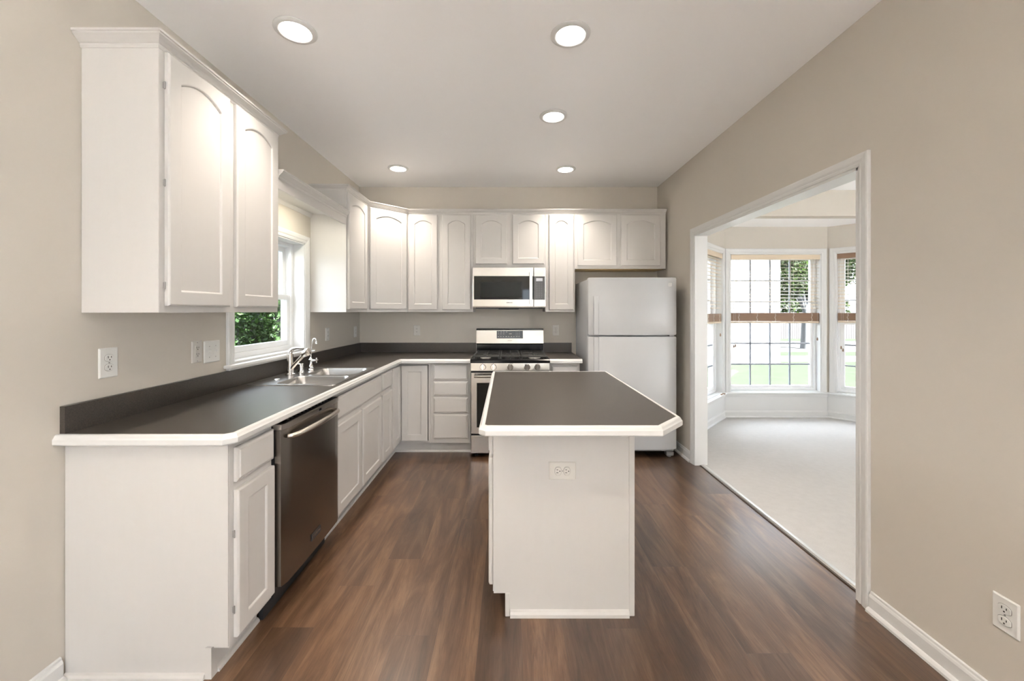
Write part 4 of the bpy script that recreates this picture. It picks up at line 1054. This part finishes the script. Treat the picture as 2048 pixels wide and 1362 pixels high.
# fence
r = thing('wooden_fence', 'weathered grey board fence seen through the right bay window', 'fence', (26, 27.5, ZG))
bm = NB(); x = 14.0
while x < 38: box(bm, x, x+.135, 27.4, 27.42, ZG, ZG+1.8+random.uniform(-.03, .03)); x += .15
build('boards', bm, FENCEW, r)
bm = NB(); box(bm, 14, 38, 27.43, 27.47, ZG+.4, ZG+.49); box(bm, 14, 38, 27.43, 27.47, ZG+1.4, ZG+1.49); build('rails', bm, FENCEW, r)
def leaves(bmv, bmf, c, rad, n, size, flat=1.0):
    for _ in range(n):
        while True:
            p = Vector((random.uniform(-1, 1), random.uniform(-1, 1), random.uniform(-1, 1)))
            if .2 < p.length < 1: break
        p = p*(p.length**-.35)
        p = Vector((p.x*rad[0], p.y*rad[1], p.z*rad[2]))+Vector(c)
        a = Vector((random.gauss(0, 1), random.gauss(0, 1), random.gauss(-.5, .6))).normalized()
        u = a.cross(Vector((random.gauss(0, .5), random.gauss(0, .5), 1))).normalized()
        s = size*random.uniform(.6, 1.3); i = len(bmv)
        nn = a.cross(u)
        bmv += [p, p+a*s*.45+u*s*.30+nn*s*.06, p+a*s, p+a*s*.45-u*s*.30+nn*s*.06]; bmf += [(i, i+1, i+2), (i, i+2, i+3)]
def tree(label, base, hgt, trunk_r, clusters, size, mat, name='leafy_tree', cat='tree', trunk_to=.6, lean=(0, 0)):
    r = thing(name, label, cat, base)
    bx_, by_, bz_ = base
    bm = NB(); top = Vector((bx_+lean[0], by_+lean[1], bz_+hgt*trunk_to))
    tube(bm, [(bx_, by_, bz_-.05), (bx_+lean[0]*.3, by_+lean[1]*.3, bz_+hgt*trunk_to*.4), tuple(top)], [trunk_r*1.3, trunk_r, trunk_r*.6], I4, 10)
    for (c, rad, n) in clusters[:6]:
        tube(bm, [tuple(top-Vector((0, 0, hgt*.15))), tuple((top+Vector(c))/2+Vector((0, 0, .1))), tuple(Vector(c))], [trunk_r*.5, trunk_r*.15], I4, 6)
    build('trunk', bm, BARK, r, smooth=60)
    V = []; Fc = []
    for (c, rad, n) in clusters: leaves(V, Fc, c, rad, n, size)
    me = bpy.data.meshes.new('foliage'); me.from_pydata([v-Vector(base) for v in V], [], Fc); me.materials.append(mat)
    o = bpy.data.objects.new('foliage', me); COL.objects.link(o); o.parent = r
    return r
random.seed(11)
labs = ['leafy green shrub seen at the left of the sink window', 'leafy green shrub filling the middle of the sink window view', 'leafy green shrub at the right of the sink window view',
        'farthest leafy shrub beyond the sink window']
for i, (x, y) in enumerate([(-4.3, 5.3), (-4.4, 6.9), (-4.6, 8.6), (-5.2, 10.4)]):
    cl = []
    for k in range(11):
        cl.append(((x+random.uniform(-.45, .45), y+random.uniform(-.42, .42), ZG+.35+3.3*(k+random.random())/11), (random.uniform(.45, .65), random.uniform(.36, .42), random.uniform(.4, .6)), 1700))
    tree(labs[i], (x, y, ZG), 3.9, .06, cl, .078, LEAF1, name='leafy_shrub', cat='shrub', trunk_to=.6)
for i, (x, y) in enumerate([(-7.0, 7.6), (-7.2, 9.6), (-7.4, 11.6), (-7.6, 13.8)]):
    cl = [((x+random.uniform(-.5, .5), y+random.uniform(-.4, .4), ZG+.35+3.9*(k+random.random())/11), (random.uniform(.5, .7), random.uniform(.45, .55), random.uniform(.45, .65)), 1300) for k in range(11)]
    tree(['tall dark green bush in the back row behind the sink window shrubs, nearest', 'tall dark green bush in the back row behind the sink window shrubs, second', 'tall dark green bush in the back row behind the sink window shrubs, third', 'tall dark green bush in the back row behind the sink window shrubs, farthest'][i],
         (x, y, ZG), 4.4, .06, cl, .10, LEAF1, name='leafy_shrub', cat='shrub', trunk_to=.6)
b_ = (15.2, 20.3, ZG); cl = []
cl.append(((13.6, 20.0, 3.0), (1.3, 1.3, 1.2), 2500))
for k in range(9): cl.append(((15.0+random.uniform(-2.2, 2.2), 20.3+random.uniform(-1.5, 1.5), random.uniform(2.8, 6.0)), (1.3, 1.3, 1.1), 1800))
tree('forked yard tree at the right side of the centre bay window', b_, 5.0, .22, cl, .17, LEAF2, trunk_to=.5)
for i, (x, y, h_) in enumerate([(20.5, 30.5, 7.5), (25.0, 31.5, 8.5), (29.8, 31.0, 7.8), (34.5, 32.0, 8.2)]):
    cl = []
    for k in range(12): cl.append(((x+random.uniform(-.95, .95), y+random.uniform(-1.2, 1.2), 1.0+(h_-2)*(k+random.random())/12), (1.25, 1.3, 1.2), 1100))
    tree(['large green tree behind the board fence, leftmost of four', 'large green tree behind the board fence, second from left', 'large green tree behind the board fence, third from left', 'large green tree behind the board fence, rightmost of four'][i],
         (x, y, ZG), h_, .25, cl, .30, LEAF2)
